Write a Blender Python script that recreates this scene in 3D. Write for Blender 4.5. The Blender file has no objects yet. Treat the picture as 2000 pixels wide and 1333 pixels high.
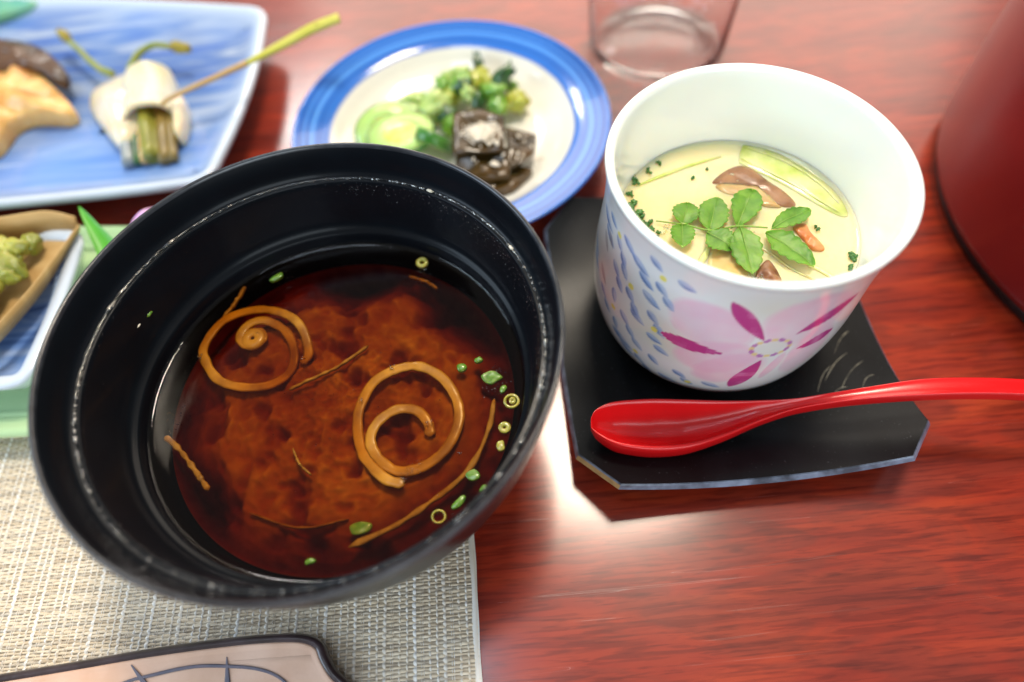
import bpy, bmesh, math, random
import numpy as np
from mathutils import Vector, Matrix, noise as mn
random.seed(7)
S = 0.01                       # every coordinate below is in centimetres
sc = bpy.context.scene
col = sc.collection
PI = math.pi

# ------------------------------------------------------------ camera
H = 19.0
PITCH, ROLL = math.radians(59.0), math.radians(-5.5)
f = Vector((0, math.cos(PITCH), -math.sin(PITCH)))
r = Vector((1, 0, 0)); u = r.cross(f)
r2 = r*math.cos(ROLL) + u*math.sin(ROLL); u2 = -r*math.sin(ROLL) + u*math.cos(ROLL)
cd = bpy.data.cameras.new('camera'); cam = bpy.data.objects.new('camera', cd); col.objects.link(cam)
M3 = Matrix((r2, u2, -f)).transposed()
cam.matrix_world = Matrix.Translation((0, 0, H*S)) @ M3.to_4x4()
cd.sensor_width = 36; cd.lens = 36*1300/2000
cd.clip_start = 0.005; cd.clip_end = 50
cd.dof.use_dof = True
cd.dof.focus_distance = (Vector((3.5, 10.3, 4.6-H)).dot(f))*S
cd.dof.aperture_fstop = 4.3
sc.camera = cam
sc.view_settings.view_transform = 'Standard'; sc.view_settings.look = 'None'
sc.view_settings.exposure = 0.08; sc.view_settings.gamma = 1.0

# ------------------------------------------------------------ room light
w = bpy.data.worlds.new('World'); sc.world = w; w.use_nodes = True
bg = w.node_tree.nodes['Background']; bg.inputs[0].default_value = (0.97, 0.97, 0.97, 1); bg.inputs[1].default_value = 0.30
def area(name, loc, target, sx, sy, radiance, color):
    ld = bpy.data.lights.new(name, 'AREA'); ld.shape = 'RECTANGLE'; ld.size = sx*S; ld.size_y = sy*S
    ld.energy = radiance*PI*sx*sy*S*S; ld.color = color
    o = bpy.data.objects.new(name, ld); col.objects.link(o)
    o.location = Vector(loc)*S
    o.rotation_euler = (Vector(target)-Vector(loc)).to_track_quat('-Z', 'Y').to_euler()
    return o
area('front_window', (50, -230, 120), (5, 10, 5), 220, 130, 4.2, (0.80, 0.92, 1.0))  # unseen fill light added behind the camera to brighten the cup front
area('ceiling_lamp', (24, 67, 150), (24, 67, 0), 34, 36, 58, (1.0, 0.87, 0.70))
area('ceiling_panel', (-32, 6, 150), (-32, 6, 0), 40, 50, 6.0, (0.72, 0.84, 1.0))  # cool overhead fill added to put a bluish sheen on the placemat
area('back_window', (62, 260, 132), (20, 0, 10), 270, 150, 3.3, (1.0, 0.86, 0.72))
area('small_back_window', (-60, 190, 150), (0, 20, 0), 30, 34, 26, (1.0, 0.98, 0.94))
area('left_window', (-190, 0, 90), (0, 5, 0), 130, 100, 6.0, (0.66, 0.83, 1.0))

# ------------------------------------------------------------ materials
def mat(name, c, rough=0.5, c2=None, ns=100, nd=4, lo=0.35, hi=0.65, bump=0, bs=None, coat=0, cr=0.1, sss=0, trans=0, ior=1.45, stretch=None, spec=0.5, sssr=(1, .6, .3), attr=None, metal=0):
    m = bpy.data.materials.new(name); m.use_nodes = True
    nt = m.node_tree; N = nt.nodes; L = nt.links; b = N['Principled BSDF']
    b.inputs['Base Color'].default_value = (*c, 1); b.inputs['Roughness'].default_value = rough
    b.inputs['Coat Weight'].default_value = coat; b.inputs['Coat Roughness'].default_value = cr
    b.inputs['IOR'].default_value = ior; b.inputs['Transmission Weight'].default_value = trans
    b.inputs['Specular IOR Level'].default_value = spec; b.inputs['Metallic'].default_value = metal
    if sss:
        b.inputs['Subsurface Weight'].default_value = 1.0; b.inputs['Subsurface Scale'].default_value = sss*S
        b.inputs['Subsurface Radius'].default_value = sssr
    tc = N.new('ShaderNodeTexCoord'); src = tc.outputs['Object']
    if stretch:
        mp = N.new('ShaderNodeMapping'); mp.inputs['Scale'].default_value = stretch
        L.new(src, mp.inputs[0]); src = mp.outputs[0]
    if c2:
        n = N.new('ShaderNodeTexNoise'); n.inputs['Scale'].default_value = ns; n.inputs['Detail'].default_value = nd
        L.new(src, n.inputs['Vector'])
        rp = N.new('ShaderNodeValToRGB'); rp.color_ramp.elements[0].position = lo; rp.color_ramp.elements[1].position = hi
        rp.color_ramp.elements[0].color = (*c, 1); rp.color_ramp.elements[1].color = (*c2, 1)
        L.new(n.outputs['Fac'], rp.inputs[0]); L.new(rp.outputs[0], b.inputs['Base Color'])
    if attr:
        a = N.new('ShaderNodeAttribute'); a.attribute_name = attr; L.new(a.outputs['Color'], b.inputs['Base Color'])
    if bump:
        n2 = N.new('ShaderNodeTexNoise'); n2.inputs['Scale'].default_value = bs or ns*2; n2.inputs['Detail'].default_value = 3
        L.new(src, n2.inputs['Vector'])
        bp = N.new('ShaderNodeBump'); bp.inputs['Strength'].default_value = 1; bp.inputs['Distance'].default_value = bump*S
        L.new(n2.outputs['Fac'], bp.inputs['Height']); L.new(bp.outputs[0], b.inputs['Normal'])
    return m

def N_(m, t): return m.node_tree.nodes.new(t)
def mix(nt, fac, a, b, blend='MIX'):
    x = nt.nodes.new('ShaderNodeMix'); x.data_type = 'RGBA'; x.blend_type = blend
    for k, v in ((0, fac), (6, a), (7, b)):
        if hasattr(v, 'default_value') or isinstance(v, bpy.types.NodeSocket): nt.links.new(v, x.inputs[k])
        else: x.inputs[k].default_value = v if k == 0 else (*v, 1)
    return x.outputs[2]
def ramp(nt, src, stops, interp='LINEAR'):
    rp = nt.nodes.new('ShaderNodeValToRGB'); cr = rp.color_ramp; cr.interpolation = interp
    while len(cr.elements) < len(stops): cr.elements.new(0.5)
    for e, (p, c) in zip(cr.elements, stops):
        e.position = p; e.color = (*c, 1) if hasattr(c, '__len__') else (c, c, c, 1)
    nt.links.new(src, rp.inputs[0]); return rp.outputs[0]
def noise_(nt, src, scale, stretch=(1, 1, 1), detail=5, dist=0, rot=0):
    mp = nt.nodes.new('ShaderNodeMapping'); mp.inputs['Scale'].default_value = stretch; mp.inputs['Rotation'].default_value = (0, 0, rot)
    n = nt.nodes.new('ShaderNodeTexNoise'); n.inputs['Scale'].default_value = scale; n.inputs['Detail'].default_value = detail; n.inputs['Distortion'].default_value = dist
    nt.links.new(src, mp.inputs[0]); nt.links.new(mp.outputs[0], n.inputs['Vector']); return n.outputs['Fac']

def wood_table():
    m = mat('lacquered_cherry_wood', (.3, .03, .01), 0.5, coat=0.85, cr=0.17, spec=.15)
    nt = m.node_tree; b = nt.nodes['Principled BSDF']; b.inputs['Coat IOR'].default_value = 1.68
    tc = nt.nodes.new('ShaderNodeTexCoord').outputs['Object']
    big = noise_(nt, tc, 12, (1.0, 6, 1), 6, 1.5, 0.03)
    fine = noise_(nt, tc, 40, (1, 14, 1), 8, 0.6, 0.03)
    pore = noise_(nt, tc, 90, (1, 11, 1), 7, 0.3, 0.03)
    c1 = ramp(nt, big, [(.3, (.20, .015, .006)), (.5, (.29, .025, .008)), (.7, (.37, .040, .010))])
    c2 = ramp(nt, fine, [(.38, (.66, .60, .62)), (.52, (1, 1, 1))])
    c3 = ramp(nt, pore, [(.38, (.60, .5, .5)), (.47, (1, 1, 1))])
    fig = noise_(nt, tc, 24, (1.0, 3.4, 1), 8, 1.6, 0.05)
    c1 = mix(nt, ramp(nt, fig, [(.44, .38), (.54, 0.)]), c1, (.15, .024, .013))
    o = mix(nt, 1.0, c1, c2, 'MULTIPLY'); o = mix(nt, .6, o, c3, 'MULTIPLY')
    nt.links.new(o, b.inputs['Base Color'])
    sm = noise_(nt, tc, 25, (1, 1, 1), 5)
    mr = nt.nodes.new('ShaderNodeMapRange'); mr.inputs['To Min'].default_value = .15; mr.inputs['To Max'].default_value = .23
    nt.links.new(sm, mr.inputs[0]); src = mr.outputs[0]
    for rot, sc_, st in ((.95, 9, (1, 40, 1)), (-.5, 7, (1, 55, 1)), (1.9, 12, (1, 45, 1))):     # fine scratches in the lacquer
        sn = noise_(nt, tc, sc_, st, 1, 0, rot); k = ramp(nt, sn, [(.695, 0.), (.71, .10), (.725, 0.)])
        ad = nt.nodes.new('ShaderNodeMath'); ad.operation = 'ADD'; nt.links.new(src, ad.inputs[0]); nt.links.new(k, ad.inputs[1]); src = ad.outputs[0]
    nt.links.new(src, b.inputs['Coat Roughness'])
    return m

M = {}
M['table'] = wood_table()
M['floor'] = mat('tatami_floor', (.30, .25, .14), .8, (.22, .18, .1), 30)
M['bowl'] = mat('black_lacquer', (.004, .005, .007), .30, (.005, .007, .010), 60, coat=.07, cr=.06, spec=.15)
M['bowl_edge'] = mat('worn_lacquer_edge', (.010, .012, .016), .28, (.03, .034, .042), 260, coat=.4, cr=.15, bump=.004, bs=700)  # mottled blue grey, lighter than the bowl wall
M['drop'] = mat('water_drop', (.9, .9, .85), .05, trans=1.0, ior=1.33)
M['porcelain'] = mat('painted_porcelain', (.8, .8, .8), .16, coat=.5, cr=.05, attr='paint', sss=.12, sssr=(1, .9, .8))
M['custard'] = mat('egg_custard', (.95, .76, .38), .24, (.96, .80, .46), 60, bump=.02, bs=70, coat=.8, cr=.06, sss=.35, sssr=(1, .75, .4))
M['leaf'] = mat('fresh_leaf', (.11, .27, .022), .45, (.20, .38, .04), 250, bump=.012, bs=450, sss=.04, sssr=(.5, 1, .2))
M['vein'] = mat('leaf_stem', (.25, .42, .06), .4)
M['celery'] = mat('pale_green_stalk', (.50, .60, .10), .3, (.80, .80, .38), 70, stretch=(1.6, 1.6, 1), bump=.02, bs=180, coat=.5, cr=.1, sss=.15, sssr=(.8, 1, .3))
M['mushroom'] = mat('brown_mushroom', (.20, .075, .03), .35, (.44, .22, .10), 130, bump=.03, bs=250, coat=.4, sss=.08)
M['mushpale'] = mat('pale_mushroom', (.70, .50, .22), .35, (.60, .38, .15), 160, bump=.03, bs=250, coat=.5, sss=.15)
M['chicken'] = mat('yellow_fillet', (.74, .50, .17), .3, (.80, .62, .30), 110, bump=.02, bs=200, coat=.6, cr=.1, sss=.2)
M['orange'] = mat('orange_carrot', (.62, .17, .03), .4, (.72, .34, .12), 220, bump=.02, coat=.3, sss=.1)
M['herb'] = mat('dark_herb', (.03, .13, .02), .4, (.07, .22, .03), 500, bump=.01, coat=.4)
M['spoon'] = mat('red_lacquer_plastic', (.68, .006, .008), .27, (.72, .008, .010), 60, coat=.25, cr=.12, bump=.001, bs=1500)
M['tan_wood'] = mat('bare_worn_wood', (.33, .21, .09), .6, (.25, .15, .06), 500, bump=.01)
M['coast_edge'] = mat('coaster_edge', (.035, .045, .07), .35, (.20, .25, .36), 160, nd=6, coat=.5, cr=.2, bump=.01, bs=900)
M['burdock'] = mat('burdock_peel', (.54, .25, .02), .4, (.27, .10, .008), 130, bump=.008, bs=420, coat=.2, cr=.08, spec=.3)
M['burdock_under'] = mat('burdock_sunken', (.42, .24, .05), .5, (.24, .12, .02), 300, bump=.02)
M['scallion'] = mat('scallion_green', (.08, .22, .015), .3, (.22, .36, .04), 400, bump=.01, coat=.7, cr=.08, sss=.05)
M['scallion_pale'] = mat('scallion_yellow', (.34, .32, .04), .3, (.50, .44, .08), 400, coat=.7, cr=.08, sss=.05)
M['miso'] = mat('miso_cloud', (.66, .38, .14), .9, (.50, .27, .10), 200, nd=6)
M['cuke'] = mat('cucumber_flesh', (.50, .72, .22), .3, coat=.5, cr=.1, sss=.2, sssr=(.7, 1, .4))
M['cuke_skin'] = mat('cucumber_skin', (.03, .17, .015), .3, (.10, .30, .04), 90, coat=.5, cr=.1)
M['cuke_core'] = mat('cucumber_core', (.62, .74, .12), .3, (.75, .80, .30), 300, coat=.5, sss=.2)
M['green_mid'] = mat('pickled_stalk_green', (.10, .30, .02), .35, (.30, .50, .07), 110, coat=.5, bump=.02, sss=.1)
M['green_pale'] = mat('pickled_stalk_pale', (.34, .52, .10), .35, (.60, .70, .28), 110, coat=.5, bump=.02, sss=.15)
M['green_dark'] = mat('pickled_leaf_dark', (.008, .05, .012), .3, (.04, .14, .02), 110, coat=.6, bump=.02)
M['green_yellow'] = mat('pickled_leaf_yellow', (.42, .42, .012), .35, (.50, .55, .08), 110, coat=.5, bump=.02, sss=.1)
M['kombu'] = mat('simmered_kelp', (.028, .020, .005), .25, (.09, .045, .008), 90, coat=.35, spec=.4, cr=.12, bump=.05, bs=120)
M['salt'] = mat('white_flakes', (.88, .82, .70), .5, (.75, .66, .5), 400, bump=.02)
M['fish'] = mat('grilled_fish_flesh', (.52, .22, .04), .4, (.84, .54, .20), 45, nd=4, bump=.16, bs=70, coat=.3, sss=.15, stretch=(1, 2.2, 1))
M['fish_skin'] = mat('charred_fish_skin', (.025, .016, .010), .4, (.12, .06, .03), 60, coat=.2, bump=.04, bs=90)
M['squid'] = mat('white_squid', (.74, .70, .60), .3, (.80, .66, .42), 35, coat=.5, bump=.02, bs=60, sss=.4)
M['stem_olive'] = mat('olive_stem', (.16, .17, .012), .35, (.28, .28, .04), 120, coat=.4, stretch=(3, 1, 1), bump=.02)
M['stem_brown'] = mat('brown_stem', (.14, .09, .012), .35, (.24, .17, .04), 120, coat=.4, stretch=(3, 1, 1), bump=.02)
M['stem_grey'] = mat('silver_skin', (.16, .20, .22), .3, (.34, .38, .38), 120, coat=.5)
M['bamboo'] = mat('green_bamboo', (.48, .46, .05), .45, (.60, .56, .12), 60, stretch=(1, 3, 1))
M['fern'] = mat('fern_shoot', (.20, .26, .04), .5, (.30, .32, .08), 150, bump=.02)
M['fern_tip'] = mat('fern_tip', (.36, .30, .03), .5, (.22, .15, .02), 200, bump=.03)
M['teal'] = mat('teal_glaze', (.10, .38, .36), .3, (.20, .48, .22), 60, coat=.4)
M['celadon'] = mat('celadon_glaze', (.50, .68, .36), .22, (.36, .58, .32), 14, stretch=(.2, 5, 1), coat=.6, cr=.08, bump=.004, bs=60)
M['cedar'] = mat('cedar_sheet', (.56, .38, .16), .55, (.46, .28, .10), 40, stretch=(1, 6, 1))
M['veg'] = mat('seasoned_greens', (.20, .23, .02), .4, (.46, .46, .08), 90, coat=.3, bump=.03, bs=110, sss=.1)
M['blade'] = mat('green_blade', (.07, .36, .012), .4, (.10, .42, .03), 100)
M['pink'] = mat('pink_petal', (.78, .40, .58), .4, (.60, .46, .88), 25, sss=.2)
M['clay'] = mat('pink_buff_clay', (.74, .50, .38), .5, (.62, .38, .26), 60, nd=6, bump=.03, bs=160, coat=.3, cr=.3)
M['clay_rim'] = mat('dark_brown_rim', (.030, .018, .018), .35, (.055, .035, .04), 150, coat=.6, cr=.15, bump=.02, bs=200)
M['clay_ink'] = mat('grey_blue_underglaze', (.11, .11, .15), .5, (.17, .15, .19), 250)
M['warp'] = mat('silver_vinyl_strand', (.82, .81, .78), .26, (.66, .58, .46), 90, stretch=(8, .4, 1), nd=2)
M['weft'] = mat('beige_vinyl_strand', (.66, .54, .38), .27, (.80, .70, .54), 110, stretch=(.5, 9, 1), nd=2)
M['weft_dark'] = mat('taupe_vinyl_strand', (.50, .40, .28), .4, (.58, .53, .44), 110)
M['pot'] = mat('red_lacquer_pot', (.23, .006, .008), .32, (.28, .010, .010), 30, coat=.35, cr=.25, bump=.006, bs=90)
M['pot_foot'] = mat('dark_pot_foot', (.015, .006, .006), .4)  # near black: contact shadow under the pot put into the colour
M['wisp'] = mat('sauce_trail', (.52, .36, .16), .3, coat=.5)

def glass_mat():
    m = mat('clear_glass', (1, 1, 1), .02, trans=1.0, ior=1.33); return m
M['glass'] = glass_mat()

def coaster_mat():
    m = mat('black_lacquer_carved', (.005, .006, .008), .33, coat=.05, cr=.2, spec=.13)
    nt = m.node_tree; b = nt.nodes['Principled BSDF']
    tc = nt.nodes.new('ShaderNodeTexCoord').outputs['Object']
    n = noise_(nt, tc, 45, (1, .5, 1), 4, .5, .5)
    c = ramp(nt, n, [(.4, (.005, .006, .007)), (.75, (.012, .014, .016))])
    sp = noise_(nt, tc, 1500, detail=2); c = mix(nt, ramp(nt, sp, [(.70, 0.), (.74, .5)]), c, (.10, .11, .12))
    nt.links.new(c, b.inputs['Base Color'])
    bn = nt.nodes.new('ShaderNodeBump'); bn.inputs['Distance'].default_value = .00005
    nt.links.new(n, bn.inputs['Height']); nt.links.new(bn.outputs[0], b.inputs['Normal'])
    return m
M['coaster'] = coaster_mat()
M['carve'] = mat('carved_stroke', (.30, .29, .22), .5, (.05, .05, .04), 300, nd=3)

def blue_plate_mat():
    m = mat('white_glaze_blue_bands', (.8, .8, .8), .15, coat=.7, cr=.05)
    nt = m.node_tree; b = nt.nodes['Principled BSDF']
    tc = nt.nodes.new('ShaderNodeTexCoord').outputs['Object']
    sx = nt.nodes.new('ShaderNodeSeparateXYZ'); nt.links.new(tc, sx.inputs[0])
    cb = nt.nodes.new('ShaderNodeCombineXYZ'); nt.links.new(sx.outputs[0], cb.inputs[0]); nt.links.new(sx.outputs[1], cb.inputs[1])
    ln = nt.nodes.new('ShaderNodeVectorMath'); ln.operation = 'LENGTH'; nt.links.new(cb.outputs[0], ln.inputs[0])
    wb = noise_(nt, tc, 40, detail=3)
    ad = nt.nodes.new('ShaderNodeMath'); ad.operation = 'MULTIPLY_ADD'; nt.links.new(wb, ad.inputs[0]); ad.inputs[1].default_value = .0009; nt.links.new(ln.outputs['Value'], ad.inputs[2])
    # brushed bands: noise sampled on radius only, slightly modulated around
    cr = nt.nodes.new('ShaderNodeCombineXYZ'); nt.links.new(ad.outputs[0], cr.inputs[0])
    n1 = nt.nodes.new('ShaderNodeTexNoise'); n1.inputs['Scale'].default_value = 420; n1.inputs['Detail'].default_value = 3; nt.links.new(cr.outputs[0], n1.inputs['Vector'])
    blue = ramp(nt, n1.outputs['Fac'], [(.36, (.008, .06, .30)), (.5, (.022, .15, .56)), (.64, (.10, .32, .76))])
    white = mix(nt, noise_(nt, tc, 18, detail=3), (.86, .80, .66), (.80, .80, .74))
    k = nt.nodes.new('ShaderNodeMapRange'); nt.links.new(ad.outputs[0], k.inputs[0]); k.inputs['From Min'].default_value = .0467; k.inputs['From Max'].default_value = .0477
    o = mix(nt, k.outputs[0], white, blue)
    nt.links.new(o, b.inputs['Base Color']); return m
M['blue_plate'] = blue_plate_mat()

def sometsuke_mat(name='blue_washed_glaze', dark=(.05, .13, .48), seed=0.0, ang=.12):
    m = mat(name, (.8, .8, .8), .2, coat=.6, cr=.08)
    nt = m.node_tree; b = nt.nodes['Principled BSDF']
    tc = nt.nodes.new('ShaderNodeTexCoord').outputs['Object']
    n = noise_(nt, tc, 34+seed, (.55, 3.6, 1), 7, 1.0, ang)
    n2 = noise_(nt, tc, 8+seed, (1, 1, 1), 3)
    c = ramp(nt, n, [(.36, dark), (.48, (.12, .21, .46)), (.60, (.28, .36, .53)), (.76, (.50, .56, .65))])
    c = mix(nt, ramp(nt, n2, [(.40, 0.), (.66, .75)]), c, (.16, .34, .78))
    at = nt.nodes.new('ShaderNodeAttribute'); at.attribute_name = 'rim'
    c = mix(nt, at.outputs['Fac'], c, (.58, .67, .78))
    nt.links.new(c, b.inputs['Base Color']); return m
M['sometsuke'] = sometsuke_mat()
M['dish'] = sometsuke_mat('white_glaze_indigo_wash', (.02, .05, .20), 5.0, 1.2)

def soup_mat():
    m = bpy.data.materials.new('clear_brown_broth'); m.use_nodes = True; nt = m.node_tree
    for n in list(nt.nodes): nt.nodes.remove(n)
    out = nt.nodes.new('ShaderNodeOutputMaterial')
    tr = nt.nodes.new('ShaderNodeBsdfTransparent'); gl = nt.nodes.new('ShaderNodeBsdfGlossy'); gl.inputs['Roughness'].default_value = .03
    fr = nt.nodes.new('ShaderNodeFresnel'); fr.inputs['IOR'].default_value = 1.36
    geo = nt.nodes.new('ShaderNodeNewGeometry')
    ms = nt.nodes.new('ShaderNodeMixShader')
    # only the upper face mirrors; leaving the liquid is not mirrored
    mu = nt.nodes.new('ShaderNodeMath'); mu.operation = 'MULTIPLY'
    inv = nt.nodes.new('ShaderNodeMath'); inv.operation = 'SUBTRACT'; inv.inputs[0].default_value = 1; nt.links.new(geo.outputs['Backfacing'], inv.inputs[1])
    nt.links.new(fr.outputs[0], mu.inputs[0]); nt.links.new(inv.outputs[0], mu.inputs[1])
    nt.links.new(mu.outputs[0], ms.inputs[0]); nt.links.new(tr.outputs[0], ms.inputs[1]); nt.links.new(gl.outputs[0], ms.inputs[2])
    tc = nt.nodes.new('ShaderNodeTexCoord')
    nz = nt.nodes.new('ShaderNodeTexNoise'); nz.inputs['Scale'].default_value = 90; nt.links.new(tc.outputs['Object'], nz.inputs['Vector'])
    bp = nt.nodes.new('ShaderNodeBump'); bp.inputs['Distance'].default_value = .00006; nt.links.new(nz.outputs['Fac'], bp.inputs['Height'])
    nt.links.new(bp.outputs[0], gl.inputs['Normal'])
    va = nt.nodes.new('ShaderNodeVolumeAbsorption'); va.inputs['Density'].default_value = 740; va.inputs['Color'].default_value = (.79, .55, .0, 1)
    nt.links.new(ms.outputs[0], out.inputs['Surface']); nt.links.new(va.outputs[0], out.inputs['Volume'])
    return m
M['soup'] = soup_mat()

# ------------------------------------------------------------ mesh helpers (centimetres, world)
def link_mesh(name, V, F, m, parent=None, origin=None, smooth=True, attrs=None, mats=None, midx=None):
    if origin is None: origin = parent['o_'] if parent is not None else (0, 0, 0)
    V = (np.asarray(V, float)-np.asarray(origin, float))*S
    me = bpy.data.meshes.new(name); me.from_pydata(V.tolist(), [], F if isinstance(F, list) else F.tolist())
    for mm in ([m] if mats is None else mats): me.materials.append(mm)
    if midx is not None: me.polygons.foreach_set('material_index', midx)
    if smooth: me.polygons.foreach_set('use_smooth', [True]*len(me.polygons))
    me.validate(); me.update()
    o = bpy.data.objects.new(name, me); col.objects.link(o)
    o.parent = parent
    if parent is None: o.location = Vector(origin)*S
    o['o_'] = tuple(float(x) for x in origin)
    return o
def thing(name, label, cat, origin, group=None):
    o = bpy.data.objects.new(name, None); o.empty_display_size = .01; col.objects.link(o); o.location = Vector(origin)*S
    o['o_'] = tuple(float(x) for x in origin); o['label'] = label; o['category'] = cat
    if group: o['group'] = group
    return o
def tag(o, label, cat, group=None, kind=None):
    o['label'] = label; o['category'] = cat
    if group: o['group'] = group
    if kind: o['kind'] = kind
    return o
def grid_faces(nu, nv, wrap=True, off=0):      # nu rows x nv columns
    F = []
    for i in range(nu-1):
        for j in range(nv if wrap else nv-1):
            k = (j+1) % nv
            F.append((off+i*nv+j, off+i*nv+k, off+(i+1)*nv+k, off+(i+1)*nv+j))
    return F
def cr(P, n):
    """Catmull-Rom resample to n points"""
    P = np.asarray(P, float); m = len(P)
    Q = np.vstack([2*P[0]-P[1], P, 2*P[-1]-P[-2]]); out = []
    for t in np.linspace(0, m-1-1e-9, n):
        i = int(t); a = t-i; p0, p1, p2, p3 = Q[i:i+4]
        out.append(.5*((2*p1)+(-p0+p2)*a+(2*p0-5*p1+4*p2-p3)*a*a+(-p0+3*p1-3*p2+p3)*a**3))
    return np.array(out)
def crc(P, n):
    P = np.asarray(P, float); m = len(P); out = []
    for t in np.linspace(0, m, n, endpoint=False):
        i = int(t); a = t-i; p0, p1, p2, p3 = (P[(i+k) % m] for k in (-1, 0, 1, 2))
        out.append(.5*((2*p1)+(-p0+p2)*a+(2*p0-5*p1+4*p2-p3)*a*a+(-p0+3*p1-3*p2+p3)*a**3))
    return np.array(out)
def lathe(prof, n, c, smooth_n=0):
    P = cr(prof, smooth_n) if smooth_n else np.asarray(prof, float)
    a = np.linspace(0, 2*PI, n, endpoint=False)
    V = np.stack([c[0]+P[:, :1]*np.cos(a), c[1]+P[:, :1]*np.sin(a), np.repeat(P[:, 1:2], n, 1)+(c[2] if len(c) > 2 else 0)], -1).reshape(-1, 3)
    F = grid_faces(len(P), n)
    return V, F
def tube(path, rad, n=10, res=None, flat=1.0):
    P = cr(path, res) if res else np.asarray(path, float)
    m = len(P); R = np.interp(np.linspace(0, 1, m), np.linspace(0, 1, len(rad)), rad) if hasattr(rad, '__len__') else np.full(m, rad)
    T = np.gradient(P, axis=0); T /= np.linalg.norm(T, axis=1)[:, None]+1e-12
    V = []
    for i in range(m):
        up = np.array([0, 0, 1.]) if abs(T[i, 2]) < .9 else np.array([1., 0, 0])
        s = np.cross(T[i], up); s /= np.linalg.norm(s); t2 = np.cross(s, T[i])
        for k in range(n):
            a = 2*PI*k/n; V.append(P[i]+R[i]*(math.cos(a)*s+flat*math.sin(a)*t2))
    F = grid_faces(m, n); F.append(tuple(range(n))[::-1]); F.append(tuple((m-1)*n+k for k in range(n)))
    return np.array(V), F
def ribbon(path, wid, hgt, res=60, jit=0.0, seed=0, taper=True):
    """flat strip standing on its path: rounded box section, wid sideways, hgt upwards"""
    P = cr(path, res); m = len(P); T = np.gradient(P, axis=0); T /= np.linalg.norm(T, axis=1)[:, None]+1e-12
    sec = [(-.5, -.35), (-.35, -.5), (.35, -.5), (.5, -.35), (.5, .3), (.3, .5), (-.3, .5), (-.5, .3)]
    V = []
    for i in range(m):
        s = np.cross(T[i], (0, 0, 1.)); s /= np.linalg.norm(s)+1e-9
        k = 1.0
        if taper: k = min(1, .35+min(i, m-1-i)*.35)
        jw = 1+jit*mn.noise(Vector((i*.31, seed, 0)))
        jz = jit*.08*mn.noise(Vector((i*.17, seed+9, 3)))
        for a, b in sec: V.append(P[i]+s*a*wid*k*jw+np.array([0, 0, b*hgt*k+jz]))
    n = 8; F = grid_faces(m, n); F.append(tuple(range(n))[::-1]); F.append(tuple((m-1)*n+k for k in range(n)))
    return np.array(V), F
def blob(c, rad, rot=0, amp=.15, fr=1.5, sub=3, seed=0, tilt=0, flatb=None, rx=0):
    bm = bmesh.new(); bmesh.ops.create_icosphere(bm, subdivisions=sub, radius=1)
    V = np.array([v.co[:] for v in bm.verts]); F = [tuple(v.index for v in fc.verts) for fc in bm.faces]; bm.free()
    out = []
    for v in V:
        k = 1+amp*mn.noise(Vector(v*fr)+Vector((seed*7.3, seed, 0)))*1.6
        out.append(v*k)
    V = np.array(out)*np.array(rad)
    if flatb is not None: V[:, 2] = np.maximum(V[:, 2], flatb)
    R = np.array(Matrix.Rotation(rot, 3, 'Z') @ Matrix.Rotation(tilt, 3, 'Y') @ Matrix.Rotation(rx, 3, 'X'))
    return V @ R.T+np.array(c), F
def slab(outline, z0, thick, dome=0.0, bev=.04, n=48, amp=0.0, seed=0, smooth=True, fr=2.0, tiltx=0, tilty=0):
    """solid piece from an outline: bevelled edge, optional domed and uneven top"""
    O = crc(outline, n) if smooth else np.asarray(outline, float)[:, :2]
    O = O[:, :2]; n = len(O); c = O.mean(0)
    rings = [(1-.02, z0), (1.0, z0+bev*.6), (1.0, z0+thick-bev), (1-bev*.6/max(.2, np.abs(O-c).max()), z0+thick)]
    ks = [.75, .5, .25]
    V = []
    def top(x, y, k): return z0+thick+dome*(1-k*k)+amp*mn.noise(Vector((x*fr, y*fr, seed)))*(1-k**6)
    for k, z in rings[:3]:
        for p in O: q = c+(p-c)*k; V.append((q[0], q[1], z))
    for k in [rings[3][0]]+ks:
        for p in O: q = c+(p-c)*k; V.append((q[0], q[1], top(q[0], q[1], k)))
    F = grid_faces(7, n); ci = len(V); V.append((c[0], c[1], top(c[0], c[1], 0)))
    for j in range(n): F.append((6*n+j, 6*n+(j+1) % n, ci))
    F.append(tuple(range(n))[::-1])
    V = np.array(V, float); V[:, 2] += (V[:, 0]-c[0])*tiltx+(V[:, 1]-c[1])*tilty
    return V, F
def roundpoly(P, rad, k=8, per=10, bow=0.0):
    P = [np.array(p, float) for p in P]; n = len(P); out = []
    for i in range(n):
        a, b, c = P[i-1], P[i], P[(i+1) % n]
        da = (a-b)/np.linalg.norm(a-b); dc = (c-b)/np.linalg.norm(c-b)
        s = b+da*rad; e = b+dc*rad
        for t in np.linspace(0, 1, k): out.append((1-t)**2*s+2*t*(1-t)*b+t*t*e)
        s2 = c+(b-c)/np.linalg.norm(b-c)*rad
        nr = np.array([(s2-e)[1], -(s2-e)[0]]); nr /= np.linalg.norm(nr)
        for t in np.linspace(0, 1, per+2)[1:-1]: out.append(e+(s2-e)*t+nr*bow*4*t*(1-t))
    return np.array(out)
def ring_tray(outline, layers):
    """outline counter-clockwise; layers = (inset, z) from underside round the rim to the well; closed in the middle"""
    O = np.asarray(outline, float); n = len(O)
    T = np.roll(O, -1, 0)-np.roll(O, 1, 0); T /= np.linalg.norm(T, axis=1)[:, None]
    Nn = np.stack([-T[:, 1], T[:, 0]], 1)        # inward for ccw
    V = []
    for d, z in layers:
        for p, q in zip(O, Nn): V.append((*(p+q*d), z))
    F = grid_faces(len(layers), n); F.append(tuple(range(n))[::-1]); F.append(tuple((len(layers)-1)*n+k for k in range(n)))
    return np.array(V), F
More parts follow.
